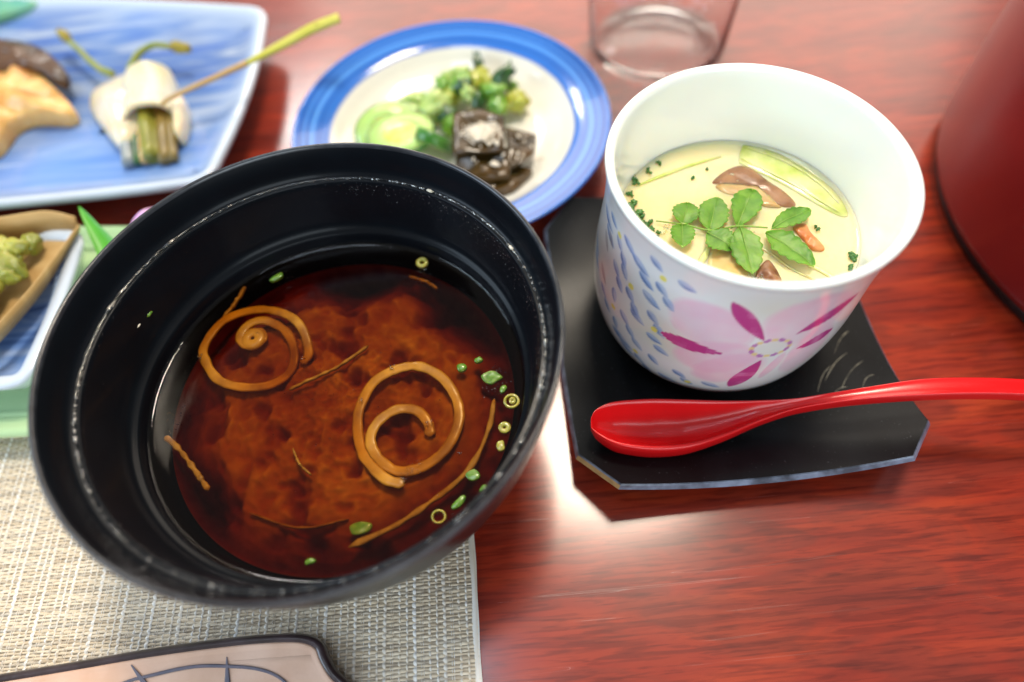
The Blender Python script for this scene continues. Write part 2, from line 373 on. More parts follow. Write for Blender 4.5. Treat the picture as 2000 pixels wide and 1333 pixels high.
def join(parts):
    V = []; F = []; mi = []; off = 0
    for p in parts:
        v, ff = p[0], p[1]; V.append(v); F += [tuple(i+off for i in x) for x in ff]; mi += [p[2] if len(p) > 2 else 0]*len(ff); off += len(v)
    return np.vstack(V), F, mi

# ------------------------------------------------------------ the setting: table and floor
def box(x0, x1, y0, y1, z0, z1, b=.4):
    O = roundpoly([(x0, y0), (x1, y0), (x1, y1), (x0, y1)], b, 5, 1)
    return ring_tray(O, [(b*.5, z0), (0, z0+b*.5), (0, z1-b*.4), (b*.12, z1-b*.12), (b*.4, z1)])
V, F = box(-75, 75, -22, 62, -3.5, 0, 1.2)
o = link_mesh('table', V, F, M['table'], origin=(0, 20, 0), smooth=False); tag(o, 'glossy red brown cherry wood table top with dark grain', 'table'); o['kind'] = 'structure'; del o['category']
V = np.array([(-400, -300, -38), (400, -300, -38), (400, 500, -38), (-400, 500, -38.)]); o = link_mesh('floor', V, [(0, 1, 2, 3)], M['floor'], origin=(0, 0, -38)); o['kind'] = 'structure'; o['label'] = 'straw coloured floor far below the table'

# ------------------------------------------------------------ woven placemat
def placemat():
    x0, x1, y0, y1 = -34.0, -1.62, -7.0, 13.0
    org = (-16, 4, 0); t = thing('placemat', 'woven silver and beige vinyl placemat under the black soup bowl', 'placemat', org)
    pw, ph = .20, .088      # warp spacing, weft spacing
    # weft: flat strands running along x, weaving over and under the warps
    def weft_set(rows, zamp, mname, wid, name, thr=None):
        parts_V = []; F = []; off = 0
        nx = int((x1-x0)/pw*2.0); xs = np.linspace(x0, x1, nx)
        for k in rows:
            y = y0+k*ph
            rnd = random.Random(k)
            ph_ = (k % 2)*PI
            j = np.floor((xs-x0)/pw)
            z = .075+zamp*np.cos((xs-x0)/pw*PI+ph_)*(1+.25*np.sin(j*1.7+k*.9))
            yy = y+.010*np.sin(xs*3.1+k)+.006*rnd.uniform(-1, 1)
            wd = wid*(1+.18*np.sin(xs*2.3+k*1.3))
            A = np.stack([xs, yy-wd/2, z-.012], 1); B = np.stack([xs, yy, z+.014], 1); C = np.stack([xs, yy+wd/2, z-.012], 1)
            Vv = np.stack([A, B, C], 1).reshape(-1, 3); parts_V.append(Vv)
            for i in range(nx-1):
                a = off+i*3; F.append((a, a+3, a+4, a+1)); F.append((a+1, a+4, a+5, a+2))
            off += len(Vv)
        o = link_mesh(name, np.vstack(parts_V), F, M[mname], t, smooth=True); o['kind'] = 'stuff'; return o
    n = int((y1-y0)/ph)
    weft_set([k for k in range(n) if k % 5 not in (2,)], .026, 'weft', .074, 'weft_strands')
    weft_set([k for k in range(n) if k % 5 == 2], .026, 'weft_dark', .07, 'dark_weft_strands')
    # warp: strands along y
    parts_V = []; F = []; off = 0; ny = int((y1-y0)/ph*2); ys = np.linspace(y0, y1, ny)
    nw = int((x1-x0)/pw)
    for k in range(nw+1):
        x = x0+(k+.5)*pw if k < nw else x1-.05
        fam = k % 4
        wd0 = (.055, .09, .02, .06)[fam] if k < nw else .17
        for rep in ((0,) if fam != 2 or k == nw else (-.03, .03)):
            z = .078-.024*np.cos((ys-y0)/ph*PI+(k % 2)*PI) + (.014 if fam in (0, 1) else 0)
            if k == nw: z = z*0+.085+.02*np.abs(np.cos((ys-y0)/ph*PI))
            xx = x+rep+.008*np.sin(ys*2.7+k); wd = wd0*(1+.12*np.sin(ys*3.7+k))
            A = np.stack([xx-wd/2, ys, z-.01], 1); B = np.stack([xx, ys, z+.014], 1); C = np.stack([xx+wd/2, ys, z-.01], 1)
            Vv = np.stack([A, B, C], 1).reshape(-1, 3); parts_V.append(Vv)
            for i in range(ny-1):
                a = off+i*3; F.append((a, a+1, a+4, a+3)); F.append((a+1, a+2, a+5, a+4))
            off += len(Vv)
    o = link_mesh('warp_strands', np.vstack(parts_V), F, M['warp'], t); o['kind'] = 'stuff'
    V, F = box(x0+.02, x1-.02, y0+.05, y1-.05, 0.004, .035, .03)
    link_mesh('backing', V, F, M['weft_dark'], t, smooth=False)
placemat()

# ------------------------------------------------------------ black soup bowl
BC = (-4.76, 8.44)
bowl = thing('soup_bowl', 'large black lacquered soup bowl on the woven placemat', 'bowl', (*BC, .1))
outer = [(0, .35), (2.3, .35), (2.45, .12), (2.75, .1), (2.85, .35), (2.95, .75), (3.9, 1.15), (4.85, 2.1), (5.4, 3.3), (5.72, 4.6), (5.88, 5.6), (5.965, 6.2)]
V1, F1 = lathe(outer, 200, BC)
inner = [(5.86, 6.34), (5.80, 6.2), (5.73, 5.93), (5.70, 5.76), (5.665, 5.64), (5.62, 5.555), (5.56, 5.50), (5.51, 5.49), (5.485, 5.50), (5.46, 5.495), (5.44, 5.46), (5.42, 5.30), (5.37, 4.9), (5.31, 4.5), (5.27, 4.2), (5.235, 4.02), (5.18, 3.88), (5.11, 3.80), (5.05, 3.77), (5.02, 3.74), (5.005, 3.65), (5.0, 3.45), (4.99, 3.2), (4.6, 2.3), (3.9, 1.6), (2.8, 1.15), (1.4, .95), (0.0, .9)]
V2, F2 = lathe(inner, 200, BC)
V, F, mi = join([(V1, F1), (V2, F2)])
link_mesh('bowl_wall', V, F, M['bowl'], bowl)
lip = [(5.965, 6.2), (5.995, 6.3), (6.0, 6.36), (5.985, 6.41), (5.95, 6.435), (5.91, 6.43), (5.88, 6.40), (5.86, 6.34)]
V, F = lathe(lip, 200, BC); link_mesh('rim', V, F, M['bowl_edge'], bowl)

# liquid: closed body, surface with a small meniscus
ZS = 3.3
prof = [(0, ZS), (1.5, ZS), (3, ZS), (4, ZS), (4.6, ZS), (4.85, ZS+.005), (4.93, ZS+.02), (4.965, ZS+.045), (4.985, ZS+.08), (4.99, ZS+.08), (4.95, 3.15), (4.58, 2.3), (3.88, 1.62), (2.78, 1.17), (1.4, .97), (0.0, .92)]
V, F = lathe(prof, 160, BC); F = [x[::-1] for x in F]
soup = link_mesh('miso_soup', V, F, M['soup'], origin=(*BC, .92))
tag(soup, 'dark clear red brown miso soup filling the black bowl', 'soup')
# sunken miso cloud: lumpy height field
nr, na = 104, 220; V = []
for i in range(nr):
    rr = 4.70*i/(nr-1)
    for j in range(na):
        a = 2*PI*j/na; x = rr*math.cos(a); y = rr*math.sin(a)
        X, Y = BC[0]+x, BC[1]+y
        n1 = mn.fractal(Vector((X*.55, Y*.55, 3.1)), .8, 2.1, 5)
        n2 = mn.fractal(Vector((X*2.1, Y*2.1, 7.7)), .7, 2.0, 4)
        n3 = mn.noise(Vector((X*6.5, Y*6.5, 1.7)))
        n4 = mn.fractal(Vector((X*1.15+9, Y*1.15, 2.2)), .9, 2.0, 3)
        d = .36-.10*n1-.08*n2-.05*n3+.55*max(0, n4-.08)**1.3
        ex, ey = (x-.05)/4.55, (y+.05)/4.4
        e = math.hypot(ex, ey)+.13*n1+.05*n2; d += max(0, e-.74)**1.4*2.8
        d += 1.0*max(0, 1-math.hypot(X+.7, Y-11.3)/2.1)+.9*max(0, 1-math.hypot(X+4.5, Y-12.7)/1.6)+.6*max(0, 1-math.hypot(X+8.9, Y-5.8)/1.6)
        d = max(.085, d)
        lim = float(np.interp(rr, [0, 1.4, 2.78, 3.88, 4.58, 4.87], [.95, 1.0, 1.2, 1.66, 2.36, 3.0]))
        V.append((X, Y, max(ZS-d, lim)))
F = grid_faces(nr, na)
o = link_mesh('miso_sediment', V, F, M['miso'], origin=(*BC, 1.0)); tag(o, 'cloudy orange brown miso sediment hanging in the soup', 'miso cloud', kind='stuff')

CURL_A = [(-5.92, 9.5), (-5.71, 9.8), (-5.93, 10.58), (-6.48, 11.14), (-7.34, 11.41), (-8.24, 11.19), (-8.68, 10.41), (-8.59, 9.84), (-8.11, 9.15), (-7.44, 8.88), (-6.74, 8.91), (-6.22, 9.3), (-6.14, 9.94), (-6.43, 10.59), (-7.0, 10.97), (-7.45, 10.9), (-7.69, 10.49), (-7.42, 10.17), (-7.06, 10.36), (-7.14, 10.62), (-7.36, 10.60)]
CURL_B = [(-2.97, 5.66), (-3.47, 5.86), (-3.99, 6.48), (-4.2, 7.13), (-4.19, 7.87), (-3.83, 8.6), (-3.21, 8.93), (-2.58, 8.95), (-1.96, 8.53), (-1.6, 7.84), (-1.59, 7.18), (-1.95, 6.5), (-2.54, 6.1), (-3.18, 6.05), (-3.66, 6.44), (-3.86, 6.93), (-3.68, 7.4), (-3.2, 7.72), (-2.67, 7.66), (-2.37, 7.26), (-2.34, 6.9)]
za = [q-.045 for q in [3.18, 3.22, 3.24, 3.25, 3.24, 3.22, 3.23, 3.23, 3.20, 3.16, 3.12, 3.10, 3.15, 3.18, 3.20, 3.21, 3.22, 3.23, 3.24, 3.24, 3.23]]
zb = [q-.035 for q in [3.23, 3.24, 3.22, 3.22, 3.24, 3.25, 3.23, 3.22, 3.21, 3.22, 3.23, 3.24, 3.22, 3.20, 3.19, 3.21, 3.23, 3.24, 3.24, 3.23, 3.21]]
V, F = ribbon([(x, y, z+.05*math.sin(i_*.9+.5)-(.12 if i_ < 2 else 0)) for i_, ((x, y), z) in enumerate(zip(CURL_A, za))], .25, .09, 170, .22, 1)
o = link_mesh('burdock_curl', V, F, M['burdock'], origin=(-7.1, 10.2, 3.1)); tag(o, 'orange brown burdock curl in the soup ending in a tight round knot', 'vegetable curl', 'burdock strips in the soup')
V, F = lathe([(.06, -.05), (.05, .03), (.10, .06), (.30, .05), (.37, -.02), (.36, -.08), (.06, -.05)], 36, (-7.32, 10.40, 3.20)); k_ = link_mesh('knot', V, F, M['burdock'], o)
k_.location = Vector((0, 0, 0)); 
V, F = ribbon([(x, y, z+.05*math.sin(i_*.8+2)) for i_, ((x, y), z) in enumerate(zip(CURL_B, zb))], .27, .09, 170, .22, 4)
o = link_mesh('burdock_curl', V, F, M['burdock'], origin=(-3, 7.2, 3.1)); tag(o, 'orange brown burdock curl with an open hook inside, right of the middle of the soup', 'vegetable curl', 'burdock strips in the soup')
for P, z, wd, lb in [([(-0.61, 7.82), (-0.82, 6.94), (-1.39, 5.91), (-2.26, 5.26), (-3.17, 4.72), (-4.33, 4.28)], 3.17, .13, 'long curved burdock strip along the right lower rim of the soup'),
                     ([(-9.32, 7.62), (-8.87, 7.21), (-8.31, 6.53), (-7.94, 6.04)], 3.2, .13, 'short yellowish burdock strip at the left edge of the soup'),
                     ([(-4.02, 9.84), (-4.72, 9.32), (-5.41, 8.99), (-6.17, 8.69)], 3.17, .08, 'thin straight burdock strip between the two curls'),
                     ([(-8.33, 11.25), (-7.99, 11.82), (-7.8, 12.32)], 3.16, .10, 'short sunken burdock strip above the knotted curl'),
                     ([(-6.9, 5.4), (-5.6, 4.9), (-4.4, 5.0)], 3.02, .06, 'faint sunken strand low in the middle of the soup'),
                     ([(-5.89, 6.95), (-5.67, 6.49), (-5.35, 6.16)], 3.2, .06, 'tiny burdock sliver left of the open curl'),
                     ([(-2.89, 12.16), (-2.38, 11.89), (-2.04, 11.59)], 3.12, .08, 'faint sunken burdock strip near the far edge of the soup')]:
    V, F = ribbon([(x, y, z-.05+.02*math.sin(i*1.3)) for i, (x, y) in enumerate(P)], wd, .10, 50, .6, len(P)+z)
    o = link_mesh('burdock_strip', V, F, M['burdock_under'], origin=(*P[1], z)); tag(o, lb, 'vegetable strip', 'burdock strips in the soup')

def scal_ring(x, y, R, rin, z, mname, lb, tilt=.15, core=False):
    prof = [(rin, -.05), (rin, .04), (rin+.02, .06), (R-.02, .06), (R, .04), (R, -.05), (rin, -.05)]
    V, F = lathe([(a, b) for a, b in prof], 28, (0, 0, 0))
    V = V @ np.array(Matrix.Rotation(tilt, 3, 'X')).T; V[:, 0] *= 1.08
    parts = [(V+np.array([x, y, z]), F)]
    if core:
        V, F = lathe([(.02, -.03), (.02, .05), (.09, .05), (.09, -.03)], 20, (x+.02, y+.01, z)); parts.append((V, F))
    V, F, mi = join(parts); o = link_mesh('scallion_slice', V, F, M[mname], origin=(x, y, z)); tag(o, lb, 'scallion slice', 'scallion pieces in the soup'); return o
scal_ring(-2.45, 12.71-.25, .17, .06, 3.28, 'scallion_pale', 'yellow green scallion ring alone at the far edge of the soup')
scal_ring(-.16, 7.6, .20, .13, 3.31, 'scallion_pale', 'scallion ring with a smaller ring inside, by the right edge of the soup', core=True)
scal_ring(-.40, 6.89, .15, .03, 3.28, 'scallion_pale', 'dull yellow scallion disc below the double ring')
scal_ring(-2.15, 4.77, .17, .12, 3.24, 'scallion_pale', 'thin hollow scallion ring near the lower right edge of the soup')
for i, (x, y, a, sx, sy, mm, lb) in enumerate([(-6.81, 12.45, .5, .20, .10, 'scallion', 'green scallion bit at the upper left edge of the soup'),
        (-1.41, 8.77, .2, .14, .13, 'scallion', 'small dark green scallion bit just right of the open curl'),
        (-.62, 8.40, -.2, .27, .20, 'scallion', 'largest green scallion piece, with bubbles round it, at the right edge of the soup'),
        (-.53, 6.42, .1, .11, .15, 'scallion_pale', 'small square yellow green scallion piece under the scallion disc'),
        (-1.29, 5.70, -.3, .20, .15, 'scallion', 'green scallion piece at the lower right, beside the long strip'),
        (-1.66, 5.05, .7, .26, .10, 'scallion', 'long green scallion piece next to the thin hollow ring'),
        (-4.07, 4.70, .2, .26, .15, 'scallion', 'sunken green scallion piece at the bottom of the soup'),
        (-.35, 8.0, .9, .13, .09, 'scallion', 'slim green scallion sliver between the largest piece and the double ring'),
        (-1.0, 5.35, .4, .14, .09, 'scallion', 'small green scallion chip outside the long strip at the lower right'),
        (-.95, 8.95, .5, .12, .10, 'scallion', 'small green scallion chip above the largest piece'),
        (-5.18, 4.0, .1, .13, .07, 'scallion', 'tiny green scallion chip at the lowest edge of the soup')]):
    pts = []
    rnd = random.Random(i+40)
    for k in range(8):
        t = 2*PI*k/8; q = rnd.uniform(.75, 1.15); X = math.cos(t)*sx*1.05*q; Y = math.sin(t)*sy*1.05*q
        pts.append((x+X*math.cos(a)-Y*math.sin(a), y+X*math.sin(a)+Y*math.cos(a)))
    V, F = slab(pts, 3.20 if i != 6 else 3.10, .10, .03, .02, 24, .05, i)
    o = link_mesh('scallion_piece', V, F, M[mm], origin=(x, y, 3.2)); tag(o, lb, 'scallion piece', 'scallion pieces in the soup')
# wall crumbs, bubbles and condensation on the inner wall
def wall_pt(a, z, off=0.0):
    zz = [p[1] for p in inner][::-1]; rr = [p[0] for p in inner][::-1]
    R = float(np.interp(z, zz, rr))-off
    return (BC[0]+R*math.cos(a), BC[1]+R*math.sin(a), z)
def tiny(c, rx_, rz=None, seg=6, rings=4):
    rz = rz or rx_; V = []; 
    for i in range(rings+1):
        t = PI*i/rings
        for j in range(seg): V.append((c[0]+rx_*math.sin(t)*math.cos(2*PI*j/seg), c[1]+rx_*math.sin(t)*math.sin(2*PI*j/seg), c[2]+rz*math.cos(t)))
    return np.array(V), grid_faces(rings+1, seg)
rnd = random.Random(3); parts = []
for k in range(950):
    if k < 520: a = rnd.gauss(.75, .62); z = 5.38-abs(rnd.gauss(0, .36))
    elif k < 760: a = rnd.uniform(0, 2*PI); z = 5.42+rnd.gauss(0, .03)
    else: a = rnd.uniform(0, 2*PI); z = rnd.uniform(3.5, 5.3)
    parts.append(tiny(wall_pt(a, z), rnd.choice((.007, .009, .012, .018))*(1.0 if k < 760 else .8)))
for k in range(420):      # wet bead on the ledge
    a = rnd.uniform(-.6, 3.6) if k < 330 else rnd.uniform(3.6, 5.7)
    parts.append(tiny((BC[0]+rnd.gauss(5.55, .015)*math.cos(a), BC[1]+5.55*math.sin(a), 5.50), rnd.uniform(.02, .06), .03))
bead = []
for k in range(420):
    a = -.7+4.5*k/419; w_ = .5+.5*mn.noise(Vector((k*.23, 0, 5)))+.35*mn.noise(Vector((k*.06, 4, 5)))
    bead.append((BC[0]+5.565*math.cos(a), BC[1]+5.565*math.sin(a), 5.505, max(.006, (.085 if 2.2 < a < 3.4 else .05)*w_)))
Vb, Fb = tube([b[:3] for b in bead], [b[3] for b in bead], 6, None, .6); parts.append((Vb, Fb))
V, F, mi = join(parts); o = link_mesh('condensation', V, F, M['drop'], origin=(*BC, 5)); tag(o, 'fine water droplets on the inner wall and ledge of the black bowl', 'droplets', kind='stuff')
parts = []
for k in range(260):
    c = rnd.choice([(-.55, 8.1, .35), (-.5, 8.45, .3), (-6.6, 12.3, .5), (-2.5, 12.2, .25), (-1.6, 4.75, .6), (-2.8, 6.0, .25), (-9.1, 8.0, .4), (-4.7, 8.4, 3.2)])
    x = rnd.gauss(c[0], c[2]*.5); y = rnd.gauss(c[1], c[2]*.5)
    if math.hypot(x-BC[0], y-BC[1]) > 4.7: continue
    parts.append(tiny((x, y, ZS), rnd.uniform(.008, .022), .012))
for (x, y) in [(-2.33, 7.25), (-5.75, 9.55), (-8.72, 9.9), (-1.6, 6.3), (-3.0, 5.75), (-4.15, 8.1), (-3.3, 8.97)]:
    for q in range(6): parts.append(tiny((x+rnd.uniform(-.07, .07), y+rnd.uniform(-.07, .07), ZS+.01), rnd.uniform(.015, .035), .02))
V, F, mi = join(parts); o = link_mesh('bubbles', V, F, M['drop'], origin=(*BC, 3.3)); tag(o, 'tiny bubbles floating on the soup around the scallions', 'bubbles', kind='stuff')
for (a, z, s, mm, lb) in [(2.72, 4.55, .06, 'scallion', 'green scallion speck stuck high on the left inner wall of the bowl'), (2.80, 4.62, .035, 'salt', 'pale speck stuck beside the green speck on the left inner wall'),
                      (1.02, 5.50, .07, 'salt', 'pale crumb on the bowl ledge nearest the kelp'), (.46, 5.50, .065, 'salt', 'pale crumb on the right side of the bowl ledge')]:
    V, F = blob(wall_pt(a, z, .01), (s*1.5, s*.6, s*.5), rot=a+PI/2, amp=.5, fr=2, sub=3, seed=a); o = link_mesh('food_crumb', V, F, M[mm], origin=wall_pt(a, z)); tag(o, lb, 'crumb', 'crumbs on the bowl wall')

# ------------------------------------------------------------ coaster
CX, CY = 6.47, 10.85; HX, HY = 4.92, 5.15
def coz(x, y):
    a = min(1.15, abs((x-CX)/HX)); b = min(1.15, abs((y-CY)/HY))
    return .42+.72*b**2.6+.12*a**2+.62*(a*b)**2.2
def coaster():
    t = thing('coaster', 'black lacquered square coaster with cut corners and upturned edges under the painted cup', 'coaster', (CX, CY, 0))
    n = 60; ch = .2
    def inside(uu, vv):        # map square to chamfered, slightly bowed square
        x, y = uu, vv
        s = abs(x)+abs(y)
        k = 1.0
        m_ = max(abs(x), abs(y))
        if s > 0:
            lim = (2-ch)
            if s/m_ > lim: k = lim/(s/m_)
        return x*k*(1+.015*(1-y*y)*0), y*k*(1+.035*(1-x*x))
    # polar-ish grid: rings of the outline
    O = []
    per = 26
    for (ax, ay), (bx, by) in [((1-ch, -1), (1, -1+ch)), ((1, -1+ch), (1, 1-ch)), ((1, 1-ch), (1-ch, 1)), ((1-ch, 1), (-1+ch, 1)), ((-1+ch, 1), (-1, 1-ch)), ((-1, 1-ch), (-1, -1+ch)), ((-1, -1+ch), (-1+ch, -1)), ((-1+ch, -1), (1-ch, -1))]:
        L_ = math.hypot(bx-ax, by-ay); k = 6 if L_ < .5 else per
        for q in range(k):
            s = q/k; O.append((ax+(bx-ax)*s, ay+(by-ay)*s))
    O = np.array(O); n = len(O)
    O[:, 1] *= 1+.02*(1-O[:, 0]**2)
    V = []; ks = np.linspace(1, 0.02, 22)
    for k in ks:
        for p in O: x = CX+p[0]*k*HX; y = CY+p[1]*k*HY; V.append((x, y, coz(x, y)))
    top = (np.array(V), grid_faces(len(ks), n)+[tuple((len(ks)-1)*n+q for q in range(n))])
    Vb = []; th = .17
    ks2 = [.992, .9, .75, .7, .68]
    for kk, k in enumerate(ks2):
        for p in O:
            x = CX+p[0]*k*HX; y = CY+p[1]*k*HY; z = coz(x, y)-th
            if kk >= 4: z = .02
            elif kk == 3: z = min(z, .22)
            Vb.append((x, y, max(.02, z)))
    bot = (np.array(Vb), [q[::-1] for q in grid_faces(len(ks2), n)]+[tuple((len(ks2)-1)*n+q for q in range(n))])
    V, F, mi = join([top, bot]); link_mesh('board', V, F, M['coaster'], t)
    # edge band in two looks: worn bare wood at the near left cut corner, bluish lacquer elsewhere
    Vt = []; 
    for p in O:
        x = CX+p[0]*HX; y = CY+p[1]*HY; z = coz(x, y)
        cx_ = np.array([p[0]*HX, p[1]*HY]); d = cx_/np.linalg.norm(cx_)
        Vt += [(x-d[0]*.02, y-d[1]*.02, z+.001), (x+d[0]*.025, y+d[1]*.025, z-.02), (x+d[0]*.11, y+d[1]*.11, z-.14), (x-d[0]*.02, y-d[1]*.02, z-.175)]
    Vt = np.array(Vt); worn = []; rest = []
    cstart = 6+per+6+per+6+per
    for i in range(n):
        j = (i+1) % n
        for q in range(3):
            fc = (i*4+q, j*4+q, j*4+q+1, i*4+q+1)
            (worn if cstart <= i < cstart+6 and q == 1 else rest).append(fc)
    link_mesh('edge_band', Vt, rest, M['coast_edge'], t, smooth=False)
    o = link_mesh('worn_edge', Vt, worn, M['tan_wood'], t, smooth=False); o['label'] = 'bare tan wood where the lacquer is worn off the cut corner'
    # shallow carved strokes right of the cup
    rn = random.Random(5); parts = []
    for (xa, ya, xb, yb) in [(9.35, 8.6, 10.35, 9.5), (9.7, 8.25, 10.7, 9.15), (9.0, 8.25, 9.7, 9.1), (9.95, 9.5, 10.7, 10.3), (10.05, 10.1, 10.75, 10.8), (10.2, 10.7, 10.8, 11.35), (10.2, 11.4, 10.8, 11.95), (9.3, 7.95, 9.9, 8.3), (10.3, 8.2, 10.8, 8.6)]:
        P = []
        for s in np.linspace(0, 1, 14):
            x = xa+(xb-xa)*s; y = ya+(yb-ya)*s+.12*math.sin(PI*s); P.append((x, y, coz(x, y)+.003+.006*rn.random()))
        parts.append(tube(P, [.004, .016, .02, .013, .018, .004], 6, 30, .4))
    V, F, mi = join(parts); o = link_mesh('carved_strokes', V, F, M['carve'], t); o['kind'] = 'stuff'
coaster()

# ------------------------------------------------------------ painted cup
CC = (6.48, 11.6)
ZB = .46
cup_out = [(2.0, ZB+.12), (2.25, ZB+.1), (2.32, ZB), (2.55, ZB), (2.72, ZB+.08), (2.96, .74), (3.32, 1.15), (3.55, 1.8), (3.68, 2.6), (3.73, 3.5), (3.70, 4.4), (3.66, 5.3), (3.68, 6.1), (3.75, 6.7), (3.795, 6.93)]
PO = cr(cup_out, 230)
RZ = [p[0] for p in PO[40:]]; ZZ = [p[1] for p in PO[40:]]
CAM = np.array([0, 0, H])
_r2, _u2, _f = (np.array(v[:]) for v in (r2, u2, f))
def srgb(h): return tuple((int(h[i:i+2], 16)/255)**2.2 for i in (0, 2, 4))
def build_cup():
    nt_ = 900
    a = np.linspace(0, 2*PI, nt_, endpoint=False); P = PO
    A, Z = np.meshgrid(a, P[:, 1]); Rr = np.repeat(P[:, :1], nt_, 1)
    V = np.stack([CC[0]+Rr*np.cos(A), CC[1]+Rr*np.sin(A), Z], -1)
    C = np.ones(V.shape)*np.array([.84, .88, .87])
    # unrolled coordinates in cm: U around (0 = facing the viewer), W up
    U = ((A+PI/2+PI) % (2*PI)-PI)*3.6; W = Z.copy()
    nz = np.array([[mn.noise(Vector((x, y, 0))) for x in np.linspace(0, 60, 300)] for y in np.linspace(0, 18, 60)])
    ui = (A/(2*PI)*299).astype(int); wi = np.clip(Z/7*59, 0, 59).astype(int); NZ = nz[wi, ui]
    def lay(mask, c, k=1.0):
        nonlocal C
        mk = np.clip(mask*k, 0, 1)[..., None]; C = C*(1-mk)+np.array(c)*mk
    def ss(x, e): return np.clip(.5-x/e, 0, 1)
    def ell(u0, w0, ang, L, wd, soft=.06, off=0, leafy=True):
        du = ((U-u0-off+3.6*PI) % (7.2*PI))-3.6*PI; dw = W-w0
        s = du*math.cos(ang)+dw*math.sin(ang); t = -du*math.sin(ang)+dw*math.cos(ang)
        if leafy: wl = wd/2*np.clip(1-(2*s/L)**2, 0, 1)**.8*(1-.35*(2*s/L)); return np.clip((wl-np.abs(t))/soft+.5, 0, 1)*(np.abs(s) < L/2), s/L, t/wd
        return ss(np.sqrt((2*s/L)**2+(2*t/wd)**2)-1, soft*4), s/L, t/wd
    for off in (0.0, 3.6*PI):
        for (u0, w0, R_, c, k) in GREENISH: m_, _, _ = ell(u0, w0, 0, R_*2, R_*1.4, .5, off, False); lay(m_, c, k)
        for (u0, w0, ang, L, wd) in PINKS:
            m_, s, t = ell(u0, w0, ang, L, wd, .05, off, False); lay(m_*(.7+.4*np.clip(t+.4, 0, 1)+.25*NZ), (.86, .56, .71), .72)
            e_ = m_*(1-np.clip(m_*1.0, 0, 1)); lay(np.clip(1-np.abs(m_-.4)*2.5, 0, 1)*np.clip(NZ*2, 0, 1), (.74, .42, .62), .25)
        for (u0, w0, ang, L, wd) in BLUES+[[b_[0]+.27, b_[1]-.36, b_[2]-.1, b_[3]*.85, b_[4]] for b_ in BLUES[::2]]:
            m_, s, t = ell(u0, w0, ang-.6, max(.52, L*1.25), max(.24, L*.44), .06, off)
            lay(m_*(.8+.5*NZ), (.32, .48, .76), .9); lay(m_*np.clip(.15-t*4, 0, 1)*(.8+.5*NZ), (.12, .23, .48), .95)
        for (u0, w0, ang, L, wd) in GREYS:
            m_, s, t = ell(u0, w0, ang-.6, L*1.3, .22, .05, off); lay(m_*(.8+.4*NZ), (.33, .32, .33), .75)
        for (u0, w0, ang, L, wd) in MAGS:
            m_, s, t = ell(u0, w0, ang, L, wd, .02, off)
            lay(m_, (.52, .035, .27), .95); lay(m_*np.clip(NZ*1.8, 0, 1), (.72, .25, .50), .7)
        for (u0, w0) in YELLOWS: m_, _, _ = ell(u0, w0, 0, .20, .20, .08, off, False); lay(m_, (.88, .80, .14), .9)
        u0, w0 = RINGC
        m_, _, _ = ell(u0, w0, .05, .75, .62, .08, off, False); lay(m_, (.80, .82, .78), .9)
        for k in range(16):
            t = 2*PI*k/16; uu = u0+.47*math.cos(t); ww = w0+.36*math.sin(t)
            m_, _, _ = ell(uu, ww, t+PI/2, .20 if k % 2 else .17, .13, .06, off, False)
            lay(m_, (.50, .16, .50) if k % 2 else (.84, .70, .28), .85)
    # inner surface
    pin = cr([(3.795, 6.93), (3.78, 7.0), (3.72, 7.035), (3.64, 7.03), (3.57, 6.97), (3.52, 6.8), (3.44, 6.2), (3.36, 5.6), (3.29, 5.1), (3.22, 4.7), (3.18, 4.0), (3.1, 2.6), (2.6, 1.4), (1.2, 1.0), (0, .98)], 70)
    A2, Z2 = np.meshgrid(a, pin[:, 1]); R2_ = np.repeat(pin[:, :1], nt_, 1)
    # thin out the inner wall: 180 columns is plenty
    st = 5
    V2 = np.stack([CC[0]+R2_*np.cos(A2), CC[1]+R2_*np.sin(A2), Z2], -1)[:, ::st]
    n2 = V2.shape[1]
    t_ = thing('painted_cup', 'white porcelain cup painted with a pink flower and blue strokes, holding custard', 'cup', (*CC, ZB))
    o = link_mesh('cup_body', V.reshape(-1, 3), grid_faces(len(P), nt_), M['porcelain'], t_)
    ca = o.data.color_attributes.new('paint', 'FLOAT_COLOR', 'POINT')
    ca.data.foreach_set('color', np.concatenate([C.reshape(-1, 3), np.ones((C.shape[0]*C.shape[1], 1))], 1).ravel())
    o2 = link_mesh('cup_lining', V2.reshape(-1, 3), grid_faces(len(pin), n2), M['porcelain'], t_)
    ca = o2.data.color_attributes.new('paint', 'FLOAT_COLOR', 'POINT')
    ca.data.foreach_set('color', np.tile([.85, .88, .84, 1.0], len(pin)*n2))
    V3, F3 = lathe([(0, ZB+.13), (2.0, ZB+.12)], 60, CC); o3 = link_mesh('cup_base', V3, F3, M['squid'], t_)
MAGS = [[-0.789, 5.407, -0.917, 1.849, 0.431], [-1.832, 3.952, 0.006, 1.647, 0.422], [-0.223, 2.906, 1.363, 1.761, 0.505], [1.248, 5.239, -2.611, 1.687, 0.501], [1.305, 4.142, -2.934, 1.058, 0.41]]
PINKS = [[-1.582, 4.954, -0.368, 2.143, 1.679], [-1.179, 3.69, 0.461, 2.055, 1.44], [-0.727, 3.21, 0.861, 2.029, 1.356], [0.369, 3.306, 1.407, 1.354, 0.3], [0.662, 5.358, 0.103, 2.195, 2.17], [1.226, 3.699, -0.105, 1.213, 2.199]]
